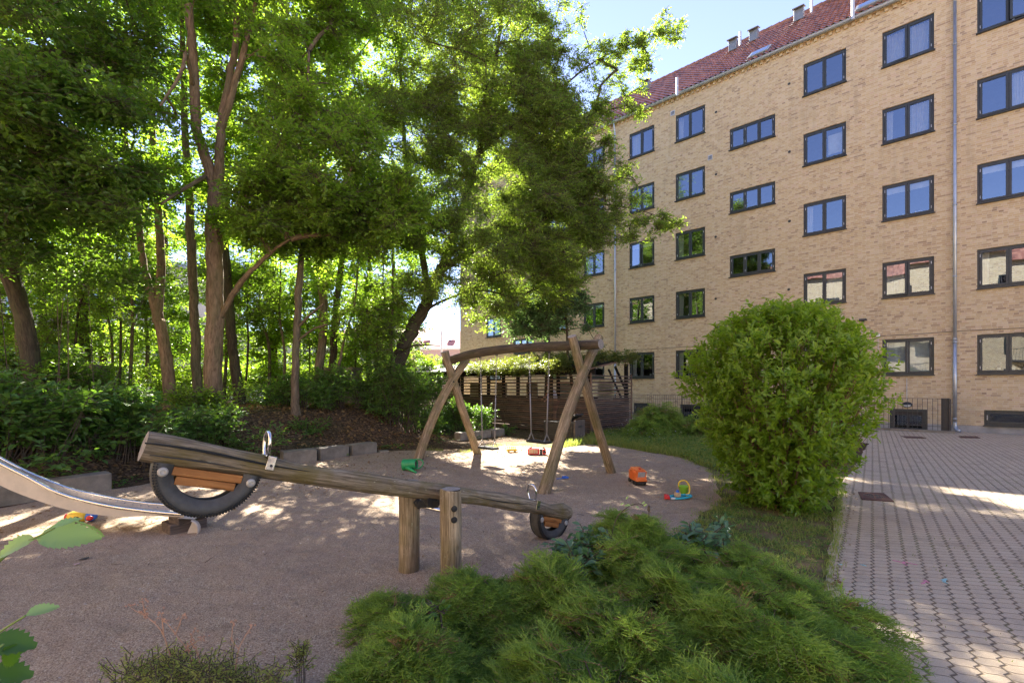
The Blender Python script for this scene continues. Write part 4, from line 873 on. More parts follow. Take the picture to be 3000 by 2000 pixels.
def hollowblock(x, y, D, wd, hgt, lab, rz):
    p = P(x, y, D); z0 = tz(p[0], p[1])-.1; h = p[2]-z0; e = thing('concrete_element', lab, 'concrete element', (p[0], p[1], z0), rz)
    hx = -wd*.18; hs = .17; hz = h-.45; m = MB()
    m.box((hx-hs/2-(wd/2+hx-hs/2)/2, 0, h/2), (wd/2+hx-hs/2,.7,h)); m.box((hx+hs/2+(wd/2-hx-hs/2)/2, 0, h/2), (wd/2-hx-hs/2,.7,h)); m.box((hx,0,(hz-hs/2)/2), (hs,.7,hz-hs/2)); m.box((hx,0,(h+hz+hs/2)/2), (hs,.7,h-hz-hs/2)); m.box((hx,.25,hz), (hs,.2,hs)); m.box((0,0,h+.05), (wd+.1,.8,.1)); m.build('body', M['concrete'], e)
hollowblock(246,1078,13.5,.85,1.0,'mossy concrete block with a square hole among the left shrubs',.2)
hollowblock(1003,1085,15.5,1.0,1.0,'mossy concrete block with a square hole behind the right trunks',-.1)

# ---------------------------------------------------------------- bicycle shed (slatted), creeper on its roof
sh = thing('bicycle_shed', 'dark slatted timber bicycle shed with lean-to roof behind the swings', 'shed', (SHC[0], SHC[1], 0), math.atan2(-.6663,.7457))
SL = 10.6; SW = 2.62   # local: x negative = away along the long side, y = towards the building
def slats(name, rows, fn, mats):
    m = MB(); m2 = MB()
    for i, (z, h) in enumerate(rows): fn(m if i % 3 else m2, z, h)
    a = m.build(name, M[mats[0]], sh); m2.build(name, M[mats[1]], sh)
low = [(.07+i*.066, .046) for i in range(17)]; high = [(1.20+i*.113, .040) for i in range(7)]
slats('front_slats', low+high, lambda m, z, h: [m.box((-SL*(k+.5)/3, -.012+random.uniform(-.003,.003), z), (SL/3-.006,.024,h)) for k in range(3)], ('slat','slat_red'))
slats('end_slats', low+high, lambda m, z, h: m.box((.012+random.uniform(-.002,.002), SW/2, z), (.024,SW,h)), ('slat','slat_red'))
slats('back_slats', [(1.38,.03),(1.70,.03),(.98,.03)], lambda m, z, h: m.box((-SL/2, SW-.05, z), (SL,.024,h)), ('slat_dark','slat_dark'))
for i in range(8):
    x = -.1-i*(SL-.2)/7
    m = MB(); m.box((x,.055,1.0), (.11,.08,2.06)); m.build('post', M['slat_dark'], sh)
    m = MB(); m.box((x,SW-.12,1.16), (.11,.11,2.34)); m.build('post', M['slat_dark'], sh)
for x, y in ((.0,-.03),(.0,SW+.02)): m = MB(); m.box((x+.03,y,.98), (.035,.05,1.96)); m.build('corner_board', M['slat_red'], sh)
m = MB(); m.bar((-.05,SW-.1,1.25), (-.05,SW-1.0,2.2), .07, .05); m.bar((-.05,SW-.1,.6), (-.05,SW*.45,2.1), .05, .05); m.build('brace', M['slat_dark'], sh)
rz = lambda y: 2.06+.155*y
m = MB(); m.box((-SL/2,.02,2.02), (SL+.3,.05,.2)); m.build('fascia', M['slat_dark'], sh)
m = MB(); m.bar((.06,-.25,rz(-.25)+.06), (.06,SW+.5,rz(SW+.5)+.06), .045, .17, up=(1,0,0)); m.build('rafter', M['fascia'], sh)
m = MB(); m.poly([(-SL-.2,-.3,rz(-.3)+.13),(.1,-.3,rz(-.3)+.13),(.1,SW+.5,rz(SW+.5)+.13),(-SL-.2,SW+.5,rz(SW+.5)+.13)]); m.poly([(-SL-.2,-.3,rz(-.3)+.08),(-SL-.2,SW+.5,rz(SW+.5)+.08),(.1,SW+.5,rz(SW+.5)+.08),(.1,-.3,rz(-.3)+.08)]); m.build('roof', M['slat_dark'], sh)
m = MB(); m.box((-SL/2,SW+.52,rz(SW+.5)+.07), (SL+.2,.03,.16)); m.build('rear_fascia', M['slat_dark'], sh)
m = MB(); m.box((-SL/2, SW-.02, .58), (SL-.1,.02,1.1)); m.build('dark_backing', M['slat_dark'], sh)  # added dark sheet across the open back, darkens the gaps between lower slats
bbm = plain('beige_board', (.42,.39,.30), .8)
for i in range(6): m = MB(); m.box((-1.0-i*1.75, SW-.02, 1.35), (.62,.03,.62)); m.build('panel', bbm, sh)
# slatted storage bin in front of the shed
bnp = G(1662,1290); bn = thing('storage_bin', 'dark slatted storage bin with a grey end panel against the shed', 'storage bin', (bnp[0], bnp[1], 0), math.atan2(-.6663,.7457)+.08)
m = MB()
for k in range(9): m.box((-.12,-.27,.06+k*.058), (.98,.02,.04))
m.build('slats', M['bin'], bn, bevel=.003)
m = MB(); m.box((-.12,0,.28), (.96,.5,.5)); m.build('box', M['black'], bn)
for x in (-.55,-.12,.3): m = MB(); m.box((x,-.285,.29), (.03,.02,.54)); m.build('batten', M['bin'], bn)
m = MB(); m.box((.40,-.02,.30), (.05,.56,.60)); e = m.build('end_panel', M['binpanel'], bn, bevel=.004)
m = MB(); m.box((.427,-.02,.42), (.004,.2,.05)); m.build('handle_slot', M['black'], e)
m = MB(); m.box((.12,.1,.64), (.5,.45,.05), R=np.array([[.9,0,.43],[0,1,0],[-.43,0,.9]])); m.build('lid', M['black'], bn, bevel=.004)
# person behind the shed
def skin_body(name, verts, edges, radii, mat, parent, root=0, sub=1):
    me = bpy.data.meshes.new(name); me.from_pydata(verts, edges, []); o = bpy.data.objects.new(name, me); COL.objects.link(o)
    s = o.modifiers.new('skin', 'SKIN')
    if not me.skin_vertices: me.skin_vertices.new()
    for i, r in enumerate(radii): me.skin_vertices[0].data[i].radius = (r, r)
    me.skin_vertices[0].data[root].use_root = True
    sb = o.modifiers.new('sub', 'SUBSURF'); sb.levels = sub; sb.render_levels = sub; me.materials.append(mat); o.parent = parent; return o
D_ = 17.6; pp = P(1624,1150,D_); ps = thing('person', 'person in a pale shirt and dark red shorts bending forward behind the slatted shed', 'person', (pp[0], pp[1], 0), math.radians(200))
vb = [(0,0,.93),(0,0,1.05),(.04,0,1.2),(.13,0,1.36),(.18,0,1.44),(.23,0,1.52),(.27,0,1.60),(.28,0,1.68), (0,.1,.88),(.03,.11,.48),(0,.11,.08),(.12,.11,.03), (0,-.1,.88),(-.02,-.11,.48),(-.04,-.11,.08),(.08,-.11,.03), (.15,.17,1.38),(.26,.2,1.14),(.44,.16,1.0),(.5,.14,.96), (.15,-.17,1.38),(.28,-.2,1.15),(.46,-.15,1.02),(.52,-.13,.98)]
eb = [(0,1),(1,2),(2,3),(3,4),(4,5),(5,6),(6,7),(0,8),(8,9),(9,10),(10,11),(0,12),(12,13),(13,14),(14,15),(3,16),(16,17),(17,18),(18,19),(3,20),(20,21),(21,22),(22,23)]
skin_body('body', vb, eb, [.13,.12,.13,.12,.055,.06,.09,.08,.085,.055,.035,.03,.085,.055,.035,.03,.055,.042,.03,.03,.055,.042,.03,.03], M['skin'], ps, sub=2)
skin_body('shirt', [(0,0,1.0),(.02,0,1.12),(.06,0,1.24),(.13,0,1.36),(.15,.17,1.38),(.21,.19,1.25),(.15,-.17,1.38),(.22,-.19,1.25),(.165,0,1.40)], [(0,1),(1,2),(2,3),(3,4),(4,5),(3,6),(6,7),(3,8)], [.145,.142,.15,.14,.075,.065,.075,.065,.09], M['shirt'], ps, sub=2)
skin_body('shorts', [(0,0,.95),(0,.1,.86),(.02,.11,.58),(0,-.1,.86),(-.01,-.11,.58)], [(0,1),(1,2),(0,3),(3,4)], [.15,.105,.085,.105,.085], M['shorts'], ps, sub=2)
m = MB(); m.lathe([(0,.095),(.05,.085),(.09,.04),(.098,-.01),(.085,-.05),(.05,-.075)], (.262,0,1.655), axis=(-.25,0,1), n=16); m.build('hair', M['hair'], ps, smooth=True)

# ---------------------------------------------------------------- foliage generators
def fnorm(a): return a/(np.linalg.norm(a, axis=-1, keepdims=True)+1e-9)
T2V = np.array([(0,0,0),(.45,-.5,.10),(1,0,-.12),(.45,.5,.10)]); T2F = np.array([(0,1,2),(0,2,3)])
T4V = np.array([(0,0,0),(.22,-.36,.06),(.62,-.42,.05),(1,0,-.12),(.62,.42,.05),(.22,.36,.06)]); T4F = np.array([(0,1,2),(0,2,3),(0,3,4),(0,4,5)])
def leaves_mesh(name, pos, dr, nr, size, mat, parent, width=.62, tmpl=2, tint=None):
    tv, tf = (T2V, T2F) if tmpl == 2 else (T4V, T4F)
    dr = fnorm(dr); nr = fnorm(nr-dr*np.sum(nr*dr, -1, keepdims=True)); sd_ = np.cross(nr, dr); N = len(pos); size = np.broadcast_to(size, (N,))
    V = pos[:,None,:]+size[:,None,None]*(tv[None,:,0:1]*dr[:,None,:]+width*tv[None,:,1:2]*sd_[:,None,:]+tv[None,:,2:3]*nr[:,None,:])
    F = (tf[None]+(np.arange(N)*len(tv))[:,None,None]).reshape(-1, 3)
    if tint is None: tint = RNG.random(N)
    return mesh_obj(name, V.reshape(-1, 3), F, mat, parent, smooth=False, tint=np.repeat(tint, len(tv)), world=True)
def sticks_geo(A, Bp, r0, r1):
    d = fnorm(Bp-A); u = np.where(np.abs(d[:,2:3]) > .9, np.array([[1.,0,0]]), np.array([[0,0,1.]])); a = fnorm(np.cross(u, d)); b = np.cross(d, a); N = len(A); V = np.zeros((N,6,3))
    for k in range(3):
        th = 2*PI*k/3; e = a*math.cos(th)+b*math.sin(th); V[:,k] = A+e*r0; V[:,3+k] = Bp+e*r1
    f = np.array([(0,1,4,3),(1,2,5,4),(2,0,3,5)]); return V.reshape(-1, 3), (f[None]+(np.arange(N)*6)[:,None,None]).reshape(-1, 4)
def spray(C, R, nsh, nlf, lsh, lsz, flat=.35, up=.15, droop=.15, horiz=1.0, cen=None):
    """clusters C (n,3), radii R (n,3) -> leaf arrays and twig ends"""
    n = len(C); q = RNG.normal(size=(n, nsh, 3)); q = fnorm(q)*(RNG.random((n, nsh, 1))**.42); p = C[:,None]+q*R[:,None]
    base = C[:,None] if cen is None else cen
    d = fnorm(q*np.array([1,1,.45])+RNG.normal(size=q.shape)*.45*np.array([1,1,flat])+np.array([0,0,up])); p = p.reshape(-1, 3); d = d.reshape(-1, 3); d[:,2] *= horiz; d = fnorm(d)
    N = len(p); t = (np.arange(nlf)+.5)/nlf; ln = lsh*(.6+.8*RNG.random((N,1,1)))
    a0 = p-d*ln[:,0]*.5
    nrm = fnorm(np.array([0,0,1.])+RNG.normal(size=(N,3))*.30); sd_ = fnorm(np.cross(nrm, d))
    lp = a0[:,None]+d[:,None]*t[None,:,None]*ln+np.array([0,0,-1.])*(t[None,:,None]**2)*ln*droop
    alt = np.where(np.arange(nlf) % 2 == 0, 1., -1.)[None,:,None]
    ld = d[:,None]*.65+sd_[:,None]*alt*(.9-.5*t[None,:,None])+RNG.normal(size=lp.shape)*.25+np.array([0,0,-.18])
    ln2 = nrm[:,None]+RNG.normal(size=lp.shape)*.33
    tint = np.clip(np.repeat(RNG.random((N,1))*.6, nlf, 1)+RNG.random((N, nlf))*.4, 0, 1)
    sz = lsz*(.65+.6*RNG.random((N, nlf)))
    return lp.reshape(-1, 3), ld.reshape(-1, 3), ln2.reshape(-1, 3), sz.ravel(), tint.ravel(), (a0, a0+d*ln[:,0]*.9)
XMAX = [(-2000,1560),(-200,1600),(0,1640),(60,1700),(130,1740),(200,1745),(260,1740),(330,1750),(400,1790),(470,1835),(540,1860),(600,1860),(650,1835),(720,1795),(800,1760),(860,1725),(940,1715),(1010,1560),(3000,1500)]
def allowed(c, r):
    x, y = proj(c); rp = r*FP/c[1]*.8; lim = np.interp(y, [a for a, _ in XMAX], [b for _, b in XMAX])
    if x+rp > lim: return False
    if 1195-rp*.6 < x < 1350+rp*.6 and 975-rp*.5 < y < 1060+rp*.3: return False
    if 1060 < x < 1150 and 90 < y < 230 and random.random() < .7: return False
    if random.random() < .0: return False
    return True
def clusters(blobs):
    out = []
    for (x, y, D, rx, ry, rz_, n, cr) in blobs:
        c0 = P(x, y, D); k = 0; tries = 0
        while k < n and tries < n*12:
            tries += 1; q = RNG.normal(size=3); q /= np.linalg.norm(q); q *= RNG.random()**.40; c = c0+q*np.array([rx, ry, rz_])
            if c[1] < 2.2: continue
            r = cr*(.7+.6*RNG.random())
            if not allowed(c, r): continue
            out.append((*c, r)); k += 1
    return np.array(out).reshape(-1, 4)
def skeleton(trunks, cl, rtip=.012, m=None):
    """connect cluster centres to trunk polylines; returns MB of limbs"""
    nodes = []; par = []; cnt = []
    for poly in trunks:
        pts = np.array(poly)[:, :3]; k0 = max(1, int(len(pts)*.35))
        for p in pts[k0:]: nodes.append(p); par.append(-1)
    base = len(nodes); m = m or MB()
    if not nodes: return m
    cs = cl[:, :3]; d0 = np.min(np.linalg.norm(cs[:,None]-np.array(nodes)[None], axis=2), axis=1); order = np.argsort(d0)
    NA = np.array(nodes)
    for i in order:
        c = cs[i]; A = NA; dv = c-A; dist = np.linalg.norm(dv, axis=1)*(1+.35*np.clip(-dv[:,2], 0, 3)); dist[:base] *= .9; j = int(np.argmin(dist)); par.append(j); NA = np.vstack([NA, c])
    w_ = np.ones(len(NA)); w_[:base] = 0
    for i in range(len(NA)-1, base-1, -1):
        if par[i] >= base: w_[par[i]] += w_[i]
    for i in range(base, len(NA)):
        a, c = NA[par[i]], NA[i]; L = np.linalg.norm(c-a); r0 = min(.075, rtip*math.sqrt(w_[i])*1.05); r1 = max(rtip*.55, r0*.7)
        mid = (a+c)/2+np.array([random.uniform(-.1,.1)*L, random.uniform(-.1,.1)*L, .12*L*random.uniform(-.3,1)]); t = np.linspace(0, 1, 6)[:,None]
        m.tube((1-t)**2*a+2*t*(1-t)*mid+t*t*c, np.linspace(r0, r1, 6), 5, False)
    return m
def tree(name, lab, trunks, blobs, leaf, lsz, bark='bark', nsh=46, nlf=9, lsh=.55, width=.62, extra=None, tmpl=2, droop=.25, rflat=.62, cat='tree', group=None, rtip=.012, tipn=0):
    """trunks: list of polylines [(x,y,D,r),...] in photo pixels; the first starts at the base"""
    polys = []
    for poly in trunks:
        q = [tuple(P(x, y, D))+(r,) for x, y, D, r in poly]
        polys.append(q)
    b = np.array(polys[0][0][:3]); zb = tz(b[0], b[1]); polys[0][0] = (b[0], b[1], zb-.06, polys[0][0][3]*1.0)
    e = thing(name, lab, cat, (b[0], b[1], zb), 0, group); m = MB()
    for i, q in enumerate(polys):
        c = curve([p for p in q], max(14, 5*len(q))); rr = c[:,3].copy()
        if i == 0: hgt = c[:,2]-zb; rr *= 1+.45*np.exp(-np.clip(hgt, 0, 9)/.16)
        c[1:-1,:2] += RNG.normal(size=(len(c)-2, 2))*rr[1:-1,None]*.10
        m.tube(c[:,:3], rr, 12 if rr.max() > .1 else 8, True, wob=.035); polys[i] = [tuple(v) for v in c]
    cl = clusters(blobs) if blobs else np.zeros((0,4))
    if extra is not None and len(extra): cl = np.vstack([cl, np.array([(*P(x, y, D), r) for x, y, D, r in extra])])
    if len(cl): skeleton(polys, cl, rtip, m)
    m.build('trunk', M[bark], e, smooth=True, world=True)
    if not len(cl): return e
    ne = len(extra) if (tipn and extra is not None) else 0; c1 = cl[:len(cl)-ne]
    R = c1[:,3:4]*np.array([[1,1,rflat]]); lp, ld, ln, sz, ti, (ta, tb) = spray(c1[:,:3], R, nsh, nlf, lsh, lsz, droop=droop); cc = np.repeat(c1[:,:3], nsh, 0)
    if ne:
        c2 = cl[len(cl)-ne:]; q = spray(c2[:,:3], c2[:,3:4]*np.array([[1.3,1.3,1.0]]), tipn, nlf, lsh*.8, lsz, droop=droop, flat=.7, up=.3)
        lp, ld, ln, sz, ti = [np.concatenate([a, b]) for a, b in zip((lp, ld, ln, sz, ti), q[:5])]; ta = np.concatenate([ta, q[5][0]]); tb = np.concatenate([tb, q[5][1]]); cc = np.concatenate([cc, np.repeat(c2[:,:3], tipn, 0)])
    leaves_mesh('crown', lp, ld, ln, sz, LEAF[leaf], e, width, tmpl, ti)
    V, F = sticks_geo(np.concatenate([ta, cc+(ta-cc)*.25]), np.concatenate([tb, ta]), .004, .0035); mesh_obj('twigs', V, F, M['twig'], e, world=True)
    return e
def shrub(name, lab, cl, leaf, lsz, nsh=40, nlf=7, lsh=.35, width=.62, tmpl=4, cat='shrub', group=None, stems=10, rfl=.8, up=.25, droop=.15, stemmat='twig'):
    """cl: (n,4) world clusters"""
    cl = np.array(cl); b = cl[:,:2].mean(0); zb = tz(b[0], b[1]); e = thing(name, lab, cat, (b[0], b[1], zb), 0, group)
    R = cl[:,3:4]*np.array([[1,1,rfl]]); lp, ld, ln, sz, ti, (ta, tb) = spray(cl[:,:3], R, nsh, nlf, lsh, lsz, up=up, droop=droop)
    k = lp[:,2] > terrain(lp[:,0], lp[:,1])+.01; lp, ld, ln, sz, ti = lp[k], ld[k], ln[k], sz[k], ti[k]
    leaves_mesh('foliage', lp, ld, ln, sz, LEAF[leaf], e, width, tmpl, ti)
    A = []; Bq = []
    for ci, c in enumerate(cl):
        if group == 'tall understorey shrubs' and ci % 4: continue
        for _ in range(3 if stems > 1 and group != 'tall understorey shrubs' else 1): A.append((b[0]+(c[0]-b[0])*.7+random.uniform(-.15,.15), b[1]+(c[1]-b[1])*.7+random.uniform(-.15,.15), tz(c[0], c[1])-.03)); Bq.append(c[:3]+RNG.normal(size=3)*c[3]*.3)
    V, F = sticks_geo(np.array(A), np.array(Bq), .011, .005); V2, F2 = sticks_geo(ta, tb, .004, .003); mesh_obj('stems', np.vstack([V, V2]), np.vstack([F, F2+len(V)]), M[stemmat], e, world=True)
    return e

# ---------------------------------------------------------------- trees
# big twin-limbed lime in the middle left
tree('lime_tree', 'thick straight trunk with a fork high up and a leaning side limb, left of centre', [
 [(622,1207,11,.20),(628,926,11,.185),(630,700,11,.18),(631,560,11,.17)],
 [(631,565,11,.13),(600,450,11,.115),(577,383,10.9,.11),(566,179,10.7,.095),(551,0,10.5,.08),(540,-260,10.3,.05)],
 [(634,560,11,.12),(643,500,11,.105),(646,383,11.1,.10),(668,255,11.2,.085),(690,120,11.3,.07),(700,-160,11.4,.04)],
 [(646,390,11.1,.08),(672,300,11.0,.075),(700,204,10.9,.07),(740,50,10.8,.05),(790,-160,10.6,.03)],
 [(648,930,11,.06),(672,880,10.9,.065),(690,850,10.8,.065),(730,800,10.6,.055),(796,738,10.4,.04),(850,700,10.2,.025)],
 [(604,515,11,.05),(580,530,10.4,.045),(520,565,9.9,.035),(470,600,9.6,.02)],
 [(566,250,10.7,.04),(545,160,10.2,.04),(530,215,9.9,.035),(470,310,9.4,.02)]],
 [(640,-150,11,3.4,3.0,3.2,58,.6),(930,330,10.2,1.7,1.6,2.3,34,.55),(1080,600,10.4,1.5,1.2,1.0,30,.5),(800,630,10.9,1.5,1.3,.9,30,.5),(960,660,11.3,1.5,1.3,.9,30,.5),(850,560,9.6,1.3,1.2,.8,15,.5),(380,330,10.4,1.6,1.2,2.2,14,.55)],
 'lime', .105, 'bark_warm', nsh=44)
# left double trunk
tree('maple_tree', 'leaning double trunk sharing one base, left of the thick forked trunk', [
 [(502,1178,12.3,.15),(490,1060,12.3,.14),(470,950,12.3,.135),(462,925,12.3,.13),(472,780,12.4,.10),(462,600,12.5,.09),(440,300,12.6,.07),(430,0,12.7,.05),(430,-300,12.7,.03)],
 [(466,945,12.3,.10),(440,850,12.2,.09),(420,770,12.1,.08),(400,600,12,.07),(345,300,11.8,.06),(300,50,11.6,.05)]],
 [(420,-60,12.4,3.2,2.6,3.6,48,.62),(330,520,11.6,1.8,1.6,1.6,18,.6)], 'maple', .11, 'bark_warm', nsh=42)
tree('maple_tree', 'slim straight trunk just left of the thick forked trunk', [
 [(582,1160,13.2,.13),(572,1000,13.2,.12),(566,850,13.2,.115),(555,600,13.2,.11),(540,300,13.3,.08),(530,-100,13.3,.05)]],
 [(560,-220,13.5,3.4,2.6,3.4,32,.62),(700,420,13.6,2.2,1.8,2.2,26,.65)], 'lime', .11, 'bark', nsh=40)
tree('maple_tree', 'leaning brown trunk at the left edge rising from the shrubs', [
 [(105,1090,10,.17),(85,1000,10,.16),(52,870,9.9,.155),(14,748,9.8,.15),(-40,560,9.7,.13),(-110,300,9.6,.10),(-160,0,9.4,.07)]],
 [(90,430,8.6,2.6,1.5,1.7,70,.52),(60,60,9.4,2.6,2.0,2.6,54,.6),(-250,200,9,2,2,3,20,.6)], 'dark', .115, 'bark_dark', nsh=46)
tree('maple_tree', 'thin straight trunk behind the mossy concrete block on the left', [
 [(258,1080,15,.14),(250,1000,15,.13),(240,860,15,.125),(235,720,15,.12),(215,400,15,.09),(200,0,15,.06)]],
 [(200,60,14.5,3.6,2.8,4.2,38,.66)], 'maple', .12, 'bark_dark', nsh=40)
tree('lime_tree', 'narrow grey trunk to the right of the dirt path', [
 [(868,1224,11.4,.095),(864,1120,11.4,.09),(872,906,11.4,.085),(880,800,11.4,.08),(890,650,11.4,.065),(900,400,11.4,.045),(905,150,11.4,.03)],
 [(874,960,11.4,.03),(900,930,11.2,.03),(948,890,11,.02)], [(872,1000,11.4,.028),(915,965,11.2,.025),(960,950,11,.015)]],
 [(905,120,11.8,1.8,1.6,3.0,34,.55),(980,700,11.6,1.2,1.0,.7,9,.45)], 'lime', .10, 'bark', nsh=40)
tree('maple_tree', 'left one of two close dark trunks right of the dirt path', [
 [(930,1170,13.4,.13),(936,1080,13.4,.12),(948,932,13.4,.115),(940,800,13.4,.11),(930,650,13.4,.09),(915,350,13.4,.06),(910,50,13.4,.04)]],
 [(960,30,13.6,2.6,2.2,3.8,36,.58),(1150,620,13,1.9,1.4,1.1,20,.55)], 'maple', .11, 'bark', nsh=40)
tree('maple_tree', 'right one of two close dark trunks right of the dirt path', [
 [(972,1160,14.2,.12),(976,1060,14.2,.11),(985,900,14.2,.10),(1000,780,14.2,.085),(1030,600,14.2,.06),(1060,350,14.2,.04)]],
 [(1060,180,14.4,2.2,2.0,3.2,30,.55)], 'lime', .10, 'bark_dark', nsh=40)
tree('maple_tree', 'dark trunk curving left just right of the thick forked trunk', [
 [(702,1165,14,.15),(690,1080,14,.14),(676,960,14,.135),(664,800,14,.12),(660,600,14.2,.09),(680,300,14.3,.06)]],
 [(760,150,14.8,2.8,2.4,4.4,38,.62)], 'lime', .11, 'bark_dark', nsh=40)
# big leaning tree by the shed (its outer shoots)
tips = [(1985,92,13.6,.30),(1945,105,13.6,.34),(1900,115,13.6,.26),(1870,190,13.6,.3),(1830,110,13.6,.26),(1815,165,13.6,.34),(1770,150,13.5,.36),(1900,165,13.6,.3),(1760,250,13.4,.42),(1700,60,13.4,.44),(1640,10,13.4,.45),(1700,180,13.3,.4),(1820,240,13.5,.32),(1790,320,13.4,.28),(1880,330,13.4,.26),(1740,330,13.3,.35),
 (1790,440,13.2,.38),(1820,520,13.1,.4),(1770,560,13,.45),(1850,580,13,.33),(1800,640,13,.38),(1880,650,12.9,.3),(1940,640,12.9,.26),(1975,655,12.9,.2),(1860,690,12.9,.28),(1760,700,13,.4),(1690,480,13,.45),(1700,600,12.9,.5),(1650,700,13,.5),(1690,770,13,.4),(1600,760,13,.5),(1560,840,13.2,.45),(1480,900,13.3,.4),(1420,930,13.3,.35)]
tips2 = []
for (x, y, D, r) in tips:
    tips2.append((x, y, D, r*.62))
    for _ in range(5): tips2.append((x+RNG.normal()*r*75-14, y+RNG.normal()*r*65, D+RNG.normal()*.25, r*(.35+.3*RNG.random())))
tree('ash_tree', 'large tree leaning right beside the shed with its crown reaching over the brick facade', [
 [(1128,1180,14,.27),(1150,1090,14,.24),(1189,1003,14,.215),(1215,950,14,.20),(1250,884,14,.185),(1285,800,14,.16),(1304,763,14,.15),(1345,640,13.9,.12),(1400,450,13.7,.09),(1450,200,13.6,.06),(1480,-50,13.5,.04)],
 [(1290,795,14,.11),(1380,735,13.7,.09),(1480,690,13.4,.07),(1600,640,13.2,.05),(1720,600,13.1,.03),(1850,610,13,.015),(1960,645,12.9,.006)],
 [(1250,885,14,.11),(1240,760,14,.10),(1200,600,14.1,.08),(1180,350,14.2,.06),(1170,50,14.3,.04)],
 [(1400,455,13.7,.06),(1520,350,13.6,.05),(1640,260,13.5,.03),(1760,170,13.5,.018),(1900,110,13.6,.009),(1985,90,13.6,.004)],
 [(1236,915,14,.05),(1300,880,13.7,.04),(1400,850,13.3,.03),(1500,870,13.1,.02)],
 [(1172,1040,14,.035),(1190,1020,13.6,.03),(1230,1010,13.4,.025),(1290,1013,13.3,.012)]],
 [(1330,120,13.6,2.6,2.2,3.6,140,.56),(1540,420,13.2,1.8,1.6,2.2,72,.44),(1320,430,13.3,1.2,1.2,2.2,52,.44),(1720,480,13.1,.7,.8,1.6,34,.32),(1730,680,13,.6,.7,.7,16,.32),(1400,700,12.9,2.2,1.4,1.0,56,.5),(1590,600,12.9,1.3,1.1,1.2,30,.42),(1580,180,13.6,1.0,1.0,1.6,36,.40),(1180,480,13,1.8,1.4,2.6,44,.55),(1260,850,13,1.2,.9,.5,12,.42),(1450,860,13,1.2,.9,.5,16,.40),(1620,430,13.2,1.0,.9,2.2,44,.40),(1640,780,13,.8,.8,1.0,22,.36),(1510,760,13,1.3,1.0,.8,26,.40)],
 'ash', .078, 'bark_dark', nsh=40, nlf=9, lsh=.42, width=.5, extra=tips2, droop=.3, rtip=.008, tipn=13)
tree('elder_tree', 'small blue green tree between the shed roof and the brick wall', [
 [(1690,1245,15.6,.07),(1680,1150,15.4,.06),(1665,1060,15,.05),(1660,950,14.8,.035),(1650,860,14.7,.02)]],
 [(1600,900,14.6,1.7,.9,.8,70,.34),(1730,880,14.8,.45,.5,.5,8,.3),(1560,960,14.4,.8,.7,.4,10,.32)], 'elder', .085, 'bark_dark', nsh=28, nlf=8, lsh=.42, extra=[(1750,1010,15,.22),(1720,960,15,.25),(1690,1010,14.6,.3)], droop=.4)
tree('ash_tree', 'taller tree between the shed and the brick wall, added behind the leaning tree to shade the paving', [  # added occluder: keeps sun off the paving and fills the canopy gap
 [(1600,1215,19.5,.15),(1605,1050,19.4,.13),(1590,850,19.2,.12),(1560,600,19,.09),(1540,350,19,.06),(1530,150,19,.03)]],
 [(1540,500,19,2.7,2.2,4.0,70,.5),(1640,780,18.6,1.1,1.2,1.5,26,.45),(1480,230,19,2.2,2,2.4,36,.55),(1620,560,18.6,1.2,1.4,2.6,30,.5)], 'ash', .10, 'bark_dark', nsh=40, nlf=8, lsh=.5, width=.5)
# thin understorey saplings
sap = [(349,1088,14,345,700),(378,1090,14.5,392,650),(425,1095,16,430,800),(715,1120,15.5,735,800),(830,1140,15,822,820),(790,1090,17,760,850),(1032,1150,16,1045,850),(962,1175,13,1040,880),(1148,1192,13.2,1150,900),(200,1100,13,250,820),(330,1090,17,300,780),(655,1100,17,668,760),(905,1110,18,890,800),(1090,1150,15,1120,860),(40,1130,12,60,850)]
for i, (x0, y0, D, x1, y1) in enumerate(sap):
    D = float(D); r = .035+.012*(i % 3); k = 1+.02*i
    tree('sapling', 'thin young trunk in the understorey, '+['behind the left concrete block','left of the leaning double trunk','deep in the wood on the left','just right of the thick forked trunk','left of the narrow grey trunk','far back beyond the dirt path','right of the two close dark trunks','leaning in front of the close dark trunks','standing alone before the leaning tree','near the mossy block at the left','far back at the left','far back behind the thick forked trunk','far back behind the narrow grey trunk','at the foot of the leaning tree','by the left picture edge'][i], [
     [(x0,y0,D,r),(x0+(x1-x0)*.3+6,y0+(y1-y0)*.33,D,r*.9),(x0+(x1-x0)*.7-5,y0+(y1-y0)*.66,D,r*.75),(x1,y1,D,r*.6),(x1+(x1-x0)*.2,y1-200,D,r*.35)]],
     [(x1,y1+30,D,1.3,1.2,1.2,14,.46)], 'lime' if i % 2 else 'maple', .095, 'bark' if i % 3 else 'bark_dark', nsh=30, nlf=8, group='understorey saplings', rtip=.008)
# trees beyond the mound: three built, then copied
def copy_tree(o, loc, rot, sc, lab):
    c = o.copy(); COL.objects.link(c); c.location = loc; c.rotation_euler = (0,0,rot); c.scale = (sc,)*3; c['label'] = lab
    for ch in list(o.children):
        d = ch.copy(); COL.objects.link(d); d.parent = c
    return c
def ztree(lab, x, D, h, leaf, seed, nc=36):
    Dp = D; X0 = (x-1500)/FP*D; z0 = tz(X0, D)
    yy = lambda z: 1130-(z-HC)*FP/D
    return tree('background_tree', lab, [[(x,yy(z0),D,.17),(x+5,yy(2.5),D,.15),(x-8,yy(5),D,.13),(x+6,yy(8),D,.09),(x,yy(h*.85),D,.04)]],
      [(x,yy(h*.62),D,2.7,2.7,h*.40,nc,.75),(x,yy(3.2),D,2.4,2.4,1.3,10,.6)], leaf, .15, 'bark_dark', nsh=34, nlf=8, lsh=.7, cat='tree', group='trees at the back of the wood')
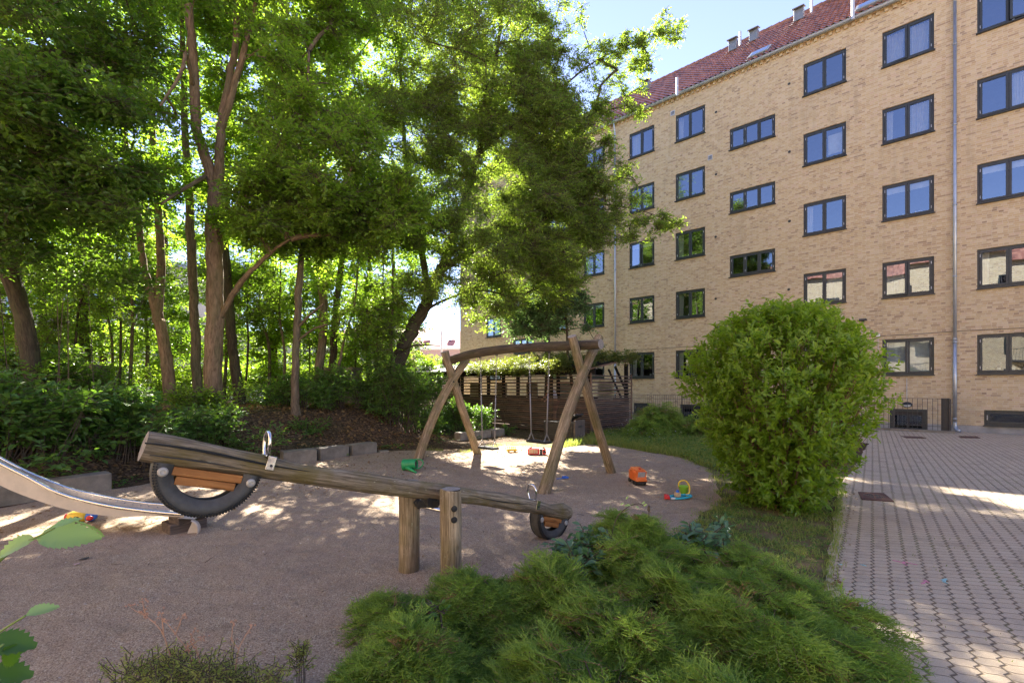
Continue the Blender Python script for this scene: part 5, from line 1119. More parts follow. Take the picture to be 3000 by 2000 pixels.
bt = [ztree('far tree behind the trunks at the left, first of the back row', 130, 19, 12, 'lime', 1), ztree('far tree behind the dirt path', 800, 20, 12.5, 'lime', 2), ztree('far tree at the back, behind the thick forked trunk', 480, 20.5, 13, 'maple', 3)]
where = ['above the left picture edge','between the left trunks','beyond the leaning double trunk','right of the dirt path gap','behind the two close dark trunks','left of the leaning tree','outside to the left','further outside to the left','high behind the leaning tree','deepest at the left','deepest behind the path','deepest right']
for i, (x, D, s_) in enumerate(((-60,17.5,1.0),(300,23,1.05),(620,24,1.1),(930,21.5,.95),(1080,19.5,.92),(1150,23.5,.95),(-300,15,1),(-650,14,1.05))):
    X0 = (x-1500)/FP*D; copy_tree(bt[i % 3], (X0, D, tz(X0, D)), i*1.3, s_, 'far tree of the back row, '+where[i])

# ---------------------------------------------------------------- round bush between gravel and paving
def bush_round():
    cx, cy = 3.46, 5.85; e = thing('round_bush', 'large rounded light green bush between the gravel and the paved drive', 'bush', (cx, cy, 0))
    def rad(z, th): 
        r = np.interp(z, [0,.25,.7,1.2,1.65,2.0,2.3,2.5,2.62], [.36,.50,.72,.92,.98,.90,.70,.42,.08]); return r*(1+.06*np.sin(3*th+1)+.09*np.sin(5*th+z*4)+.09*np.sin(9*th-z*7)+.07*np.sin(17*th+z*11))
    N = 4900; z = RNG.random(N)**.8*2.5; th = RNG.random(N)*2*PI; dep = RNG.random(N)**1.3*.5-.05; r = np.clip(rad(z, th)-dep, .03, None)
    kk = (np.sin(th*7+z*9)*np.sin(z*8-th*4)+.5*np.sin(th*15-z*13)+RNG.normal(size=N)*.3) > -.72; th, z, r = th[kk], z[kk], r[kk]; N = len(z); dep = dep[kk]
    p = np.stack([cx+r*np.cos(th), cy+r*np.sin(th), z], 1); out = np.stack([np.cos(th), np.sin(th), np.zeros(N)], 1)
    stray = RNG.random(N) < .05; p[stray] += out[stray]*.10*(z[stray, None] < 1.9)+np.array([0,0,.12])*(z[stray, None] > 1.5)
    upw = np.interp(z, [0,1.2,2.1,2.6], [.1,.45,1.1,2.2])[:,None]; d = fnorm(out*(1-.3*(z > 2.1))[:,None]+np.array([0,0,1.])*upw+RNG.normal(size=(N,3))*.33)
    ln = .19*(.5+1.1*RNG.random((N,1,1))); nl = 9; t = (np.arange(nl)+.4)/nl; base = p-d*ln[:,0]*.6
    lp = base[:,None]+d[:,None]*t[None,:,None]*ln; a, b = fnorm(np.cross(d, RNG.normal(size=(N,3)))), None; b = np.cross(d, a)
    ph = (np.arange(nl)*PI*.5+(np.arange(nl) % 2)*PI)[None,:,None]; s_ = a[:,None]*np.cos(ph)+b[:,None]*np.sin(ph)
    ld = d[:,None]*.75+s_*.85+np.array([0,0,-.05]); nn = d[:,None]*.8-s_*.3+np.array([0,0,.55])+RNG.normal(size=lp.shape)*.2
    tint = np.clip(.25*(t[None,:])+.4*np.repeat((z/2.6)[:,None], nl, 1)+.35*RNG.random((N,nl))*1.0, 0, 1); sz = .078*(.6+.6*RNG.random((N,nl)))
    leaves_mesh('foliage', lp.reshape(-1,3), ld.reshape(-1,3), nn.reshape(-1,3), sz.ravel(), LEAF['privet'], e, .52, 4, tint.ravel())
    k = np.arange(N) % 3 == 0; V, F = sticks_geo(base[k]-d[k]*.1, p[k]+d[k]*.03, .004, .002); A = []; Bq = []
    for i in range(230):
        th_ = random.uniform(0, 2*PI); zz = random.uniform(.5, 2.0); r_ = random.uniform(.5,.98)*float(rad(zz, th_)); A.append((cx+.3*math.cos(th_)*random.random(), cy+.3*math.sin(th_)*random.random(), -.02)); Bq.append((cx+r_*math.cos(th_), cy+r_*math.sin(th_), zz))
    V2, F2 = sticks_geo(np.array(A), np.array(Bq), .013, .005); mesh_obj('branches', np.vstack([V, V2]), np.vstack([F, F2+len(V)]), plain('bush_stem', (.20,.12,.07), .9), e, world=True)
bush_round()

# ---------------------------------------------------------------- junipers
def juniper(name, lab, mounds, nfr, leaf='juniper', fl=.24, group='creeping junipers', nb=28, dry=True):
    """mounds: (x, y, rx, ry, h). fronds spread out and arch from each mound"""
    b = np.array([m_[:2] for m_ in mounds]).mean(0); zb = tz(b[0], b[1]); e = thing(name, lab, 'shrub', (b[0], b[1], zb), 0, group); PB = []; DB = []; TB = []
    wts = np.array([m_[2]*m_[3] for m_ in mounds]); wts /= wts.sum(); which = RNG.choice(len(mounds), nfr, p=wts); MM = np.array(mounds)[which]
    th = RNG.random(nfr)*2*PI; q = RNG.random(nfr)**.55; x = MM[:,0]+MM[:,2]*q*np.cos(th); y = MM[:,1]+MM[:,3]*q*np.sin(th); h = MM[:,4]*np.sqrt(np.clip(1-q**2.3, 0, 1))*(.55+.45*RNG.random(nfr)**.5)+.05
    h *= 1+.26*np.sin(x*11+y*6)+.2*np.sin(y*16-x*5); z = terrain(x, y)+h
    out = np.stack([np.cos(th)*MM[:,3], np.sin(th)*MM[:,2], np.zeros(nfr)], 1); out = fnorm(out)
    d = fnorm(out*(.75+.6*q[:,None])+np.array([0,0,1.])*(.42-.38*q[:,None])+RNG.normal(size=(nfr,3))*.30); L = fl*(.6+.8*RNG.random(nfr))
    s_ = fnorm(np.cross(d, np.array([0,0,1.])+RNG.normal(size=(nfr,3))*.35)); nrm = np.cross(s_, d)
    t = (np.arange(nb)+.5)/nb; al = np.where(np.arange(nb) % 2 == 0, 1., -1.)
    base = np.stack([x, y, z], 1)-d*L[:,None]*.5
    axis = base[:,None]+d[:,None]*t[None,:,None]*L[:,None,None]-np.array([0,0,1.])*(t**2*.30)[None,:,None]*L[:,None,None]
    bd = fnorm(d[:,None]*1.1+s_[:,None]*(al*.8)[None,:,None]+nrm[:,None]*.12+RNG.normal(size=axis.shape)*.16); bl_ = (L[:,None]*.36*np.sin(PI*(.12+.80*t))[None]*(.75+.5*RNG.random((nfr, nb))))
    P_, D_, S_ = axis.reshape(-1,3), bd.reshape(-1,3), bl_.ravel(); N = len(P_); SD = np.repeat(s_, nb, 0)
    P2 = []; D2 = []; S2 = []
    for k in range(4):
        f = .15+.22*k; sg = 1 if k % 2 else -1; P2.append(P_+D_*(S_*f)[:,None]); D2.append(fnorm(D_*.8+SD*.75*sg+RNG.normal(size=(N,3))*.35)); S2.append(S_*(.42-.05*k)*(.6+.8*RNG.random(N)))
    Pa = np.concatenate([P_]+P2); Da = np.concatenate([D_]+D2); Sa = np.concatenate([S_]+S2); M_ = len(Pa)
    w_ = fnorm(np.cross(Da, RNG.normal(size=(M_,3)))); wd = .0023*max(1, fl/.25)
    V = np.stack([Pa-w_*wd, Pa+w_*wd, Pa+Da*Sa[:,None]], 1).reshape(-1,3)
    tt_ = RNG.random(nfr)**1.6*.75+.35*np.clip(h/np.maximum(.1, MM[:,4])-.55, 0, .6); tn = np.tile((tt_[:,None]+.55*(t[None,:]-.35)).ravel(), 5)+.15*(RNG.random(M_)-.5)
    bare = RNG.random(nfr) < .05; keepn = ~np.tile(np.repeat(bare, nb), 5)
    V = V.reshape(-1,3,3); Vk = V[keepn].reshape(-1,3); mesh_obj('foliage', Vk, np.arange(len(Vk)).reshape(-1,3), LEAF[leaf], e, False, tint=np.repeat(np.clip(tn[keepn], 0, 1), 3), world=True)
    dk = ~keepn & (RNG.random(M_) < .6); Vd = V[dk].reshape(-1,3)
    if len(Vd): mesh_obj('dead_sprays', Vd, np.arange(len(Vd)).reshape(-1,3), LEAF['dry'], e, False, tint=np.repeat(RNG.random(int(dk.sum())), 3), world=True)
    ax_a = axis[:, 0]; ax_b = axis[:, nb//2]; ax_c = axis[:, -1]; Vs, Fs = sticks_geo(np.concatenate([ax_a, ax_b]), np.concatenate([ax_b, ax_c]), .0022, .0015); mesh_obj('twigs', Vs, Fs, M['juniper_wood'], e, world=True)
    c = MM[:,:2]; A = np.stack([c[:,0]+RNG.normal(size=nfr)*.1, c[:,1]+RNG.normal(size=nfr)*.1, terrain(c[:,0], c[:,1])+.02], 1); k = np.arange(nfr) % 5 == 0
    V1, F1 = sticks_geo(A[k]*.35+base[k]*.65-np.array([0,0,.04]), base[k]+d[k]*L[k,None]*.3, .006, .003); mesh_obj('branches', V1, F1, M['twig'], e, world=True)
    # dark interior litter mound keeps the ground from showing through
    m = MB()
    for (mx, my, rx, ry, hh) in mounds:
        n1 = 16; V = [(mx, my, tz(mx, my)+hh*.45)]
        for r_ in (.5,.85,1.0):
            for i in range(n1): a = 2*PI*i/n1; xx, yy = mx+rx*.82*r_*math.cos(a), my+ry*.82*r_*math.sin(a); V.append((xx, yy, tz(xx, yy)+hh*.45*(1-r_**2)*random.uniform(.7,1.1)-.01))
        F = [(0, 1+i, 1+(i+1) % n1) for i in range(n1)]
        for k in range(2): F += [(1+k*n1+i, 1+(k+1)*n1+i, 1+(k+1)*n1+(i+1) % n1, 1+k*n1+(i+1) % n1) for i in range(n1)]
        m.add(V, F)
    m.build('litter_mound', M['soil'], e, world=True, smooth=True)
    return e
juniper('juniper', 'wide feathery juniper spreading over the right foreground beside the paving', [(.98,2.72,.70,.58,.29),(.55,2.35,.6,.5,.24),(1.25,2.25,.6,.5,.29),(.35,1.95,.6,.44,.24),(.95,1.75,.64,.46,.23),(1.55,1.80,.45,.35,.22),(1.75,1.55,.40,.30,.16),(-.05,1.72,.45,.30,.22),(.9,3.15,.42,.30,.36),(.4,1.45,.7,.4,.2),(-.35,1.62,.35,.22,.16),(1.45,2.75,.38,.34,.26),(1.72,3.3,.42,.32,.22),(1.85,2.75,.34,.40,.18),(1.35,3.2,.4,.3,.26)], 4700, fl=.26)
juniper('juniper', 'low juniper tuft hugging the foot of the near seesaw post', [(-.15,2.95,.42,.28,.24),(.22,2.82,.40,.30,.30),(-.42,2.78,.28,.20,.15),(-.66,2.85,.30,.18,.16),(-.50,2.25,.36,.26,.22)], 1700, fl=.23)
juniper('juniper', 'bright juniper hummock with an arching weed behind, right of the small tyre', [(1.02,3.72,.46,.36,.34),(.70,3.55,.30,.24,.26),(1.38,3.55,.30,.28,.26)], 1300, fl=.23)
juniper('juniper', 'dark juniper in the back lawn in front of the bar railing', [(4.45,13.7,.8,.6,.75),(5.4,13.4,.7,.5,.45),(3.9,13.2,.6,.5,.45),(6.1,13.1,.6,.4,.35)], 1300, fl=.42, nb=26)
# ---------------------------------------------------------------- shrubs of the bank and the wood edge
def band(pts, n, r, zr, spread=(.5,.5)):
    out = []
    for i in range(n):
        x, y = pts[int(RNG.integers(len(pts)))] if len(pts) < 3 else tuple(np.array(pts[(j := int(RNG.integers(len(pts)-1)))])*(1-(q := RNG.random()))+np.array(pts[j+1])*q)
        x += RNG.normal()*spread[0]*.6; y += RNG.normal()*spread[1]*.6; rr = r*(.7+.6*RNG.random()); out.append((x, y, tz(x, y)+zr[0]+(zr[1]-zr[0])*RNG.random(), rr))
    return out
gp = lambda x, D: ((x-1500)/FP*D, D)
G_ = 'leafy shrubs along the bank'
shrub('shrub', 'large leaved dark shrub mass behind the slide at the left edge', band([gp(-120,6.6),gp(60,7.0),gp(200,7.3)], 30, .36, (.25,1.15), (.5,.4)), 'shrub', .10, nsh=34, nlf=7, lsh=.35, group=G_, width=.68)
shrub('shrub', 'broad leaved shrub behind the low concrete block left of the big tyre', band([gp(180,7.5),gp(330,7.9),gp(420,8.2)], 30, .34, (.2,.95), (.5,.4)), 'shrub', .095, nsh=34, nlf=7, lsh=.32, group=G_, width=.66)
shrub('shrub', 'fresh green shrub behind the thick end of the seesaw log', band([gp(470,8.4),gp(590,8.9),gp(690,9.3)], 26, .30, (.12,.65), (.5,.35)), 'shrub', .075, nsh=34, nlf=7, lsh=.28, group=G_)
shrub('shrub', 'shrub on the slope at the foot of the thick forked trunk', band([gp(560,10.2),gp(650,10.4),gp(540,9.6)], 14, .30, (.1,.55), (.4,.3)), 'lime', .075, nsh=30, nlf=7, lsh=.28, group=G_)
shrub('shrub', 'tall dark shrub left of the mossy block at the left', band([gp(-60,9.5),gp(60,10.5),gp(180,11)], 26, .45, (.3,1.3), (.7,.6)), 'dark', .10, nsh=34, nlf=7, lsh=.4, group=G_)
shrub('shrub', 'sunlit shrub behind the leaning double trunk', band([gp(300,14),gp(420,15),gp(520,15)], 28, .5, (.2,1.2), (.9,.8)), 'lime', .10, nsh=30, nlf=7, lsh=.4, group=G_, tmpl=2)
shrub('shrub', 'small shrub at the right of the dirt path', band([gp(800,12.2),gp(880,12.6),gp(930,12.3)], 20, .38, (.15,.75), (.5,.5)), 'shrub', .08, nsh=32, nlf=7, lsh=.3, group=G_, tmpl=2)
shrub('shrub', 'low leafy plant on the dead leaves beside the dirt path', band([gp(880,10.6),gp(900,10.8)], 4, .2, (.1,.3), (.2,.2)), 'shrub', .07, nsh=22, nlf=6, lsh=.22, group=G_, tmpl=2)
shrub('shrub', 'sunny shrub far back beyond the dirt path', band([gp(650,17.5),gp(780,18),gp(900,18)], 34, .6, (.2,1.2), (1.2,.9)), 'lime', .12, nsh=28, nlf=7, lsh=.45, group=G_, tmpl=2)
shrub('shrub', 'dark shrub under the two close trunks', band([gp(950,13),gp(1060,13.2),gp(1150,13.6)], 30, .42, (.2,1.0), (.5,.5)), 'shrub', .085, nsh=34, nlf=7, lsh=.34, group=G_, tmpl=2)
shrub('shrub', 'dark glossy bush behind the left swing leg', band([gp(1120,12.6),gp(1210,13.2),gp(1290,13.9)], 50, .38, (.15,1.65), (.4,.3)), 'shrub', .08, nsh=36, nlf=7, lsh=.32, group=G_, tmpl=2)
shrub('shrub', 'bush growing against the slatted shed left of the swing seats', band([gp(1280,14.4),gp(1360,14.5),gp(1450,14.3)], 32, .32, (.12,.95), (.3,.2)), 'shrub', .075, nsh=34, nlf=7, lsh=.28, group=G_, tmpl=2)
shrub('shrub', 'sunlit climbing shrub over the far end of the shed roof', [(*P(1150+12*i+RNG.normal()*6, 1075+RNG.normal()*14, 19+.2*i), .36) for i in range(19)], 'lime', .10, nsh=30, nlf=7, lsh=.36, group=G_, tmpl=2)
shrub('shrub', 'back of the wood undergrowth at the far left', band([gp(-150,13),gp(60,15),gp(200,17)], 30, .6, (.3,1.5), (1.2,1)), 'maple', .12, nsh=30, nlf=7, lsh=.45, group=G_, tmpl=2)
shrub('shrub', 'undergrowth far behind the thick forked trunk', band([gp(380,20),gp(560,21),gp(700,21)], 36, .7, (.3,1.6), (1.5,1)), 'lime', .13, nsh=28, nlf=7, lsh=.5, group=G_, tmpl=2)
shrub('shrub', 'undergrowth far behind the two close dark trunks', band([gp(930,18),gp(1040,18.5),gp(1120,18.5)], 28, .6, (.2,1.1), (1,.8)), 'lime', .12, nsh=28, nlf=7, lsh=.45, group=G_, tmpl=2)
U_ = 'tall understorey shrubs'
for lab, pts, n, zr, lf_ in (('tall leafy understorey left of the mossy block', [gp(-80,12.5),gp(160,14)], 26, (1.6,4.6), 'maple'), ('tall leafy understorey between the left trunks', [gp(230,15.5),gp(420,16.5)], 28, (1.6,5.0), 'lime'), ('tall leafy understorey behind the thick forked trunk', [gp(530,16.5),gp(700,17)], 24, (1.8,5.2), 'lime'),
    ('tall leafy understorey above the dirt path', [gp(740,19),gp(880,19)], 20, (2.4,5.5), 'lime'), ('tall leafy understorey by the two close trunks', [gp(930,15.5),gp(1090,16)], 26, (1.5,4.8), 'maple'), ('tall leafy understorey left of the leaning tree', [gp(1010,18),gp(1120,17.5)], 14, (2.6,5.0), 'lime'), ('dark bough of leaves low at the upper left edge', [gp(-40,8.4),gp(260,9.2)], 26, (2.6,4.0), 'dark')):
    shrub('understorey_shrub', lab, band(pts, n, .5, zr, (1.0,.9)), lf_, .105, nsh=26, nlf=8, lsh=.5, group=U_, tmpl=2, rfl=.6)
# creeper on the shed roof (local coordinates of the shed converted to world)
ca_, sa_ = math.cos(sh.rotation_euler[2]), math.sin(sh.rotation_euler[2])
def shw(x, y, z): return (SHC[0]+x*ca_-y*sa_, SHC[1]+x*sa_+y*ca_, z)
crp = []
for i in range(95):
    x = -RNG.random()*6.4; y = -.35+RNG.random()**1.3*3.2; r = .22+.12*RNG.random(); bump = .06+.22*math.exp(-((x+2.4)/1.8)**2)*RNG.random()+.10*RNG.random()
    crp.append((*shw(x+.1, y, rz(y)+.1+bump), r))
for i in range(26): x = -RNG.random()*5.0; crp.append((*shw(x, -.42, 2.10+.12*RNG.random()-.12*(RNG.random() < .3)), .16+.1*RNG.random()))
crp += [(*shw(.1+.12*RNG.random(), .3+2.6*RNG.random(), 2.36+.3*RNG.random()), .2) for _ in range(12)]
tcr = shrub('creeper', 'creeper with reddish ends covering the slatted shed roof', crp, 'creeper', .062, nsh=26, nlf=7, lsh=.24, tmpl=2, cat='climbing plant', stems=0, rfl=.75)
for o in list(tcr.children):
    if o.name.startswith('stems'): bpy.data.objects.remove(o)

# ---------------------------------------------------------------- lawn grass, weeds, litter
def inpoly(px, py, poly):
    c = np.zeros(px.shape, bool); n = len(poly)
    for i in range(n):
        x1, y1 = poly[i][:2]; x2, y2 = poly[(i+1) % n][:2]; k = ((y1 > py) != (y2 > py)) & (px < (x2-x1)*(py-y1)/(y2-y1+1e-12)+x1); c ^= k
    return c
def blades(name, lab, px, py, h, mat, wd=.004, kind='stuff', lean=.45):
    N = len(px); z = terrain(px, py)+.006; h = h*(.5+.9*RNG.random(N)); th = RNG.random(N)*2*PI; a = np.stack([np.cos(th), np.sin(th), np.zeros(N)], 1); s_ = np.stack([-np.sin(th), np.cos(th), np.zeros(N)], 1); B0 = np.stack([px, py, z], 1)
    w_ = wd*(.7+.6*RNG.random(N))[:,None]; mid = B0+a*(h*lean*.3)[:,None]+np.array([0,0,1.])*(h*.6)[:,None]; tip = B0+a*(h*lean*(.6+.8*RNG.random(N)))[:,None]+np.array([0,0,1.])*h[:,None]
    V = np.stack([B0-s_*w_, B0+s_*w_, mid+s_*w_*.8, mid-s_*w_*.8, tip], 1).reshape(-1,3); F = (np.array([(0,1,2),(0,2,3),(3,2,4)])[None]+(np.arange(N)*5)[:,None,None]).reshape(-1,3)
    o = mesh_obj(name, V, F, mat, None, False, tint=np.repeat(RNG.random(N), 5)); tag(o, lab, None, None, kind); return o
rightlawn = [g2(2105,1470),g2(2060,1515),g2(1990,1562),g2(1900,1640),(1.0,3.2),(1.75,2.0),g2(2404,1760),g2(2428,1640),g2(2447,1520),g2(2461,1425),g2(2300,1400)]
backlawn = [g2(1640,1312),g2(1720,1303),g2(1790,1306),g2(1900,1325),g2(2000,1343),g2(2070,1372),g2(2200,1400),g2(2200,1275),g2(2050,1272),g2(1950,1262),(4.3,15.2),(3.2,15.0),g2(1742,1276)]
def scatter(poly, n, dens=None):
    P_ = np.array([p[:2] for p in poly]); lo, hi = P_.min(0), P_.max(0); x = lo[0]+RNG.random(n*3)*(hi[0]-lo[0]); y = lo[1]+RNG.random(n*3)*(hi[1]-lo[1]); k = inpoly(x, y, poly)
    if dens is not None: k &= RNG.random(len(x)) < dens(x, y)
    x, y = x[k][:n], y[k][:n]; return x, y
x, y = scatter(rightlawn, 26000, lambda x, y: np.clip(.45+vnoise(x*3, y*3, 1.3)*1.3, .04, 1)); blades('grass', 'patchy lawn grass between the round bush, juniper and paving', x, y, .038, LEAF['grass'], .0034, lean=1.1)
x, y = scatter(backlawn, 30000, lambda x, y: np.clip(.6+vnoise(x*2, y*2, 1.3)*.5, .2, 1)); blades('grass', 'lush grass strip behind the toys in front of the railing', x, y, .15, LEAF['grass'], .005)
pe = [g2(2461,1425), g2(2447,1520), g2(2428,1640), g2(2404,1760)]; qx = []; qy = []
for a, b in zip(pe[:-1], pe[1:]):
    n = int(np.linalg.norm(np.array(b)-np.array(a))*420); t = RNG.random((n,1)); q = np.array(a)+(np.array(b)-np.array(a))*t+np.abs(RNG.normal(size=(n,1)))*np.array([[.045,0]])+RNG.normal(size=(n,2))*.02; qx.append(q[:,0]); qy.append(q[:,1])
x = np.concatenate(qx); y = np.concatenate(qy); k = vnoise(x*4, y*4, 1.9, 2) > -.25; blades('grass', 'grass creeping over the left edge of the brick paving', x[k], y[k], .045, LEAF['grass'], .0022)
x, y = scatter([g2(2461,1425), g2(2404,1760), (2.4,1.6), (7,4.5), (9,8)], 900, lambda x, y: (vnoise(x*1.3, y*1.3, 1.1, 5) > .35)*.8); blades('grass', 'sparse green tufts in the joints of the paving', x, y, .022, LEAF['grass'], .002)
# ragged tufts along the edges and in the gravel rim
ex = []; ey = []
for poly in (back[8:22],):
    for i in range(len(poly)-1):
        a, b = np.array(poly[i][:2]), np.array(poly[i+1][:2]); n = int(np.linalg.norm(b-a)*170); t = RNG.random((n,1)); q = a+(b-a)*t+RNG.normal(size=(n,2))*.06; ex.append(q[:,0]); ey.append(q[:,1])
x = np.concatenate(ex); y = np.concatenate(ey); k = (vnoise(x*2.5, y*2.5, 1.7) > -.1) & (y > 2.6); blades('grass', 'ragged grass fringe along the rim of the gravel', x[k], y[k], .06, LEAF['grass'], .003)
def groundplants(name, lab, x, y, n, sz, leaf, hz=.06, kind='stuff'):
    N = len(x); z = terrain(x, y); lp = np.repeat(np.stack([x, y, z+.01], 1), n, 0)+np.concatenate([RNG.normal(size=(N*n,2))*hz*.8, RNG.random((N*n,1))*hz], 1); th = RNG.random(N*n)*2*PI
    ld = np.stack([np.cos(th), np.sin(th), .1+.5*RNG.random(N*n)], 1); nn = np.array([0,0,1.])+RNG.normal(size=(N*n,3))*.35
    o = leaves_mesh(name, lp, ld, nn, sz*(.6+.7*RNG.random(N*n)), LEAF[leaf], None, .7, 4); tag(o, lab, None, None, kind); return o
x, y = scatter(rightlawn, 420); groundplants('clover', 'low weeds in the patchy lawn by the round bush', x, y, 7, .028, 'shrub')
x, y = scatter([g2(1745,1262),g2(1790,1300),g2(1990,1335),g2(2130,1390),g2(2150,1260),g2(1950,1250)], 900); groundplants('wild_flowers', 'leafy flowering ground cover in the back lawn', x, y, 10, .06, 'shrub', .16)
x, y = scatter([g2(1745,1262),g2(1790,1290),g2(1960,1310),g2(2080,1260),g2(1950,1250)], 260); o = groundplants('flowers', 'tiny pale pink flowers among the ground cover', x, y, 1, .03, 'flower', .25); 
for v in o.data.vertices: pass
o.location.z = .12
x, y = scatter([(a+.15, b) for a, b in [(-7,5.6),(-5.9,6.9),(-5.2,8.2),(-4.5,9.0),(-3.1,10.7),(-1.5,12.8),(-.3,14.2),(-.6,14.6),(-3.6,11.2),(-5.6,9.2),(-6.5,7.0)]], 300); groundplants('weeds', 'small weeds at the foot of the concrete edging blocks', x, y, 9, .045, 'shrub', .08)
bank = [(-8.5,5.2),(-6.2,7.2),(-5.6,8.6),(-4.2,9.8),(-3.2,10.9),(-1.7,13.1),(-2.3,14.5),(-6,15.5),(-12,15),(-13,8)]
x, y = scatter(bank, 9000); N = len(x); th = RNG.random(N)*2*PI; o = leaves_mesh('leaf_litter', np.stack([x, y, terrain(x, y)+.012+RNG.random(N)*.02], 1), np.stack([np.cos(th), np.sin(th), RNG.normal(size=N)*.25], 1), np.array([0,0,1.])+RNG.normal(size=(N,3))*.45, .075*(.5+.8*RNG.random(N)), LEAF['dry'], None, .8, 4); tag(o, 'brown fallen leaves on the wooded bank', None, None, 'stuff')
# sparse dry leaves and twigs on the gravel and along the paving edge
x1, y1 = scatter([(-6.4,5.4),(-3.2,10.3),(-.4,13.9),(2.4,12.5),(-1.5,7.5),(-5,4)], 1500); x2, y2 = scatter([g2(p[0]-8, p[1]) for p in ((2455,1440),(2440,1560),(2415,1660),(2395,1790))]+[g2(p[0]+60, p[1]) for p in ((2395,1790),(2425,1660),(2440,1560),(2455,1440))], 420); x3, y3 = scatter(back, 1400)
x = np.concatenate([x1,x2,x3]); y = np.concatenate([y1,y2,y3]); N = len(x); th = RNG.random(N)*2*PI
sz = np.concatenate([np.full(len(x1), .04), np.full(len(x2), .026), np.full(len(x3), .018)])
o = leaves_mesh('dry_leaves', np.stack([x, y, .017+RNG.random(N)*.008], 1), np.stack([np.cos(th), np.sin(th), RNG.normal(size=N)*.2], 1), np.array([0,0,1.])+RNG.normal(size=(N,3))*.35, sz*(.5+.9*RNG.random(N)), LEAF['dry'], None, .6, 2); tag(o, 'small dry leaves scattered over gravel and paving edge', None, None, 'stuff')
x, y = scatter(back, 1700, lambda x, y: np.clip(1.4-y*.12, .1, 1)); N = len(x); r_ = .003+.006*RNG.random(N)**2; c0 = np.stack([x, y, np.full(N, .012)], 1); O = np.array([(1,0,0),(0,1,0),(-1,0,0),(0,-1,0),(0,0,.8)])
V = (c0[:,None]+O[None]*r_[:,None,None]*(.6+.8*RNG.random((N,5,3)))).reshape(-1,3); F = (np.array([(0,1,4),(1,2,4),(2,3,4),(3,0,4)])[None]+(np.arange(N)*5)[:,None,None]).reshape(-1,3)
o = mesh_obj('pebbles', V, F, plain('pebble', (.48,.42,.36), .8, var=.4, scale=3)); tag(o, 'small pale pebbles scattered in the gravel', None, None, 'stuff')
x, y = scatter([g2(2400,1700), g2(2450,1690), g2(2560,1830), g2(2620,1960), g2(2520,1990), g2(2420,1860)], 330); N = len(x); th = RNG.random(N)*2*PI
o = leaves_mesh('dry_leaves', np.stack([x, y, .02+RNG.random(N)*.006], 1), np.stack([np.cos(th), np.sin(th), RNG.normal(size=N)*.25], 1), np.array([0,0,1.])+RNG.normal(size=(N,3))*.45, .022*(.5+1.1*RNG.random(N)), LEAF['dry'], None, .7, 4); tag(o, 'brown dry leaves gathered on the paving beside the juniper', None, None, 'stuff')
x, y = scatter(back, 160); th = RNG.random(len(x))*PI; L = .03+RNG.random(len(x))*.12; A = np.stack([x, y, np.full(len(x), .018)], 1); V, F = sticks_geo(A, A+np.stack([np.cos(th)*L, np.sin(th)*L, RNG.random(len(x))*.01], 1), .003, .0015); o = mesh_obj('twigs', V, F, M['twig']); tag(o, 'thin fallen twigs lying on the gravel', None, None, 'stuff')

# ---------------------------------------------------------------- foreground plants
def bigleaf(m, base, d, nrm, L, W, serr=9, fold=.30, droop=.22):
    d = np.array(d, float); d /= np.linalg.norm(d); nrm = np.array(nrm, float); nrm -= d*(nrm@d); nrm /= np.linalg.norm(nrm); s_ = np.cross(nrm, d); n = 2*serr; V = []; F = []
    for i in range(n+1):
        t = i/n; w_ = W*math.sin(PI*min(1, t**.8))**.75*(1 if i in (0, n) else (1.0 if i % 2 else .80)); c = np.array(base)+d*L*t-nrm*droop*L*t*t
        wav = .012*L*math.sin(t*40)
        V += [c, c+s_*w_+nrm*(fold*w_+wav)+d*(.055*L if i % 2 else 0), c-s_*w_+nrm*(fold*w_-wav)+d*(.055*L if i % 2 else 0), c+s_*w_*.5+nrm*(fold*w_*.35+.006*L*(1 if i % 2 else -1)), c-s_*w_*.5+nrm*(fold*w_*.35+.006*L*(1 if i % 2 else -1))]
    for i in range(n):
        a = i*5; b = a+5
        F += [(a,b,b+3,a+3),(a+3,b+3,b+1,a+1),(b,a,a+4,b+4),(b+4,a+4,a+2,b+2)]
    m.add(V, F)
fb = thing('leafy_branch', 'pale green elm shoot with toothed leaves reaching in at the left edge', 'branch', tuple(P(-60,1720,.8)))
m = MB(); q = [P(-60,1700,.80),P(0,1640,.80),P(55,1595,.80),P(105,1574,.80),P(160,1546,.80)]; m.tube(curve(q, 16), np.linspace(.0035,.0015,16), 6); m.build('stem', M['stem'], fb, world=True, smooth=True)
def lf(par, a, b, Dz, nrm, W, **k):
    A = P(*a, Dz[0]); Bp = P(*b, Dz[1]); m = MB(); bigleaf(m, A, Bp-A, nrm, np.linalg.norm(Bp-A), W, **k); o = m.build('leaf', LEAF['near'], par, world=True, smooth=True); return o
lf(fb, (105,1577), (292,1560), (.80,.84), (.1,-.75,.65), .028, serr=11)
lf(fb, (158,1546), (238,1508), (.80,.83), (0,-.5,.85), .012, serr=7)
lf(fb, (212,1527), (318,1549), (.80,.86), (0,-.6,.8), .012, serr=8)
lf(fb, (105,1577), (-30,1625), (.80,.78), (.1,-.6,.8), .020, serr=9)
fb2 = thing('leafy_branch', 'lower shoot with one lit toothed leaf at the left edge', 'branch', tuple(P(-60,1900,.85)))
m = MB(); m.tube(curve([P(-60,1900,.85),P(0,1850,.85),P(75,1802,.85)], 10), .002, 6); m.build('stem', M['stem'], fb2, world=True, smooth=True)
lf(fb2, (75,1802), (175,1765), (.85,.89), (.1,-.6,.7), .015, serr=8)
fb3 = thing('leafy_branch', 'darker broad leaves in the bottom left corner', 'branch', tuple(P(-60,1980,.9)))
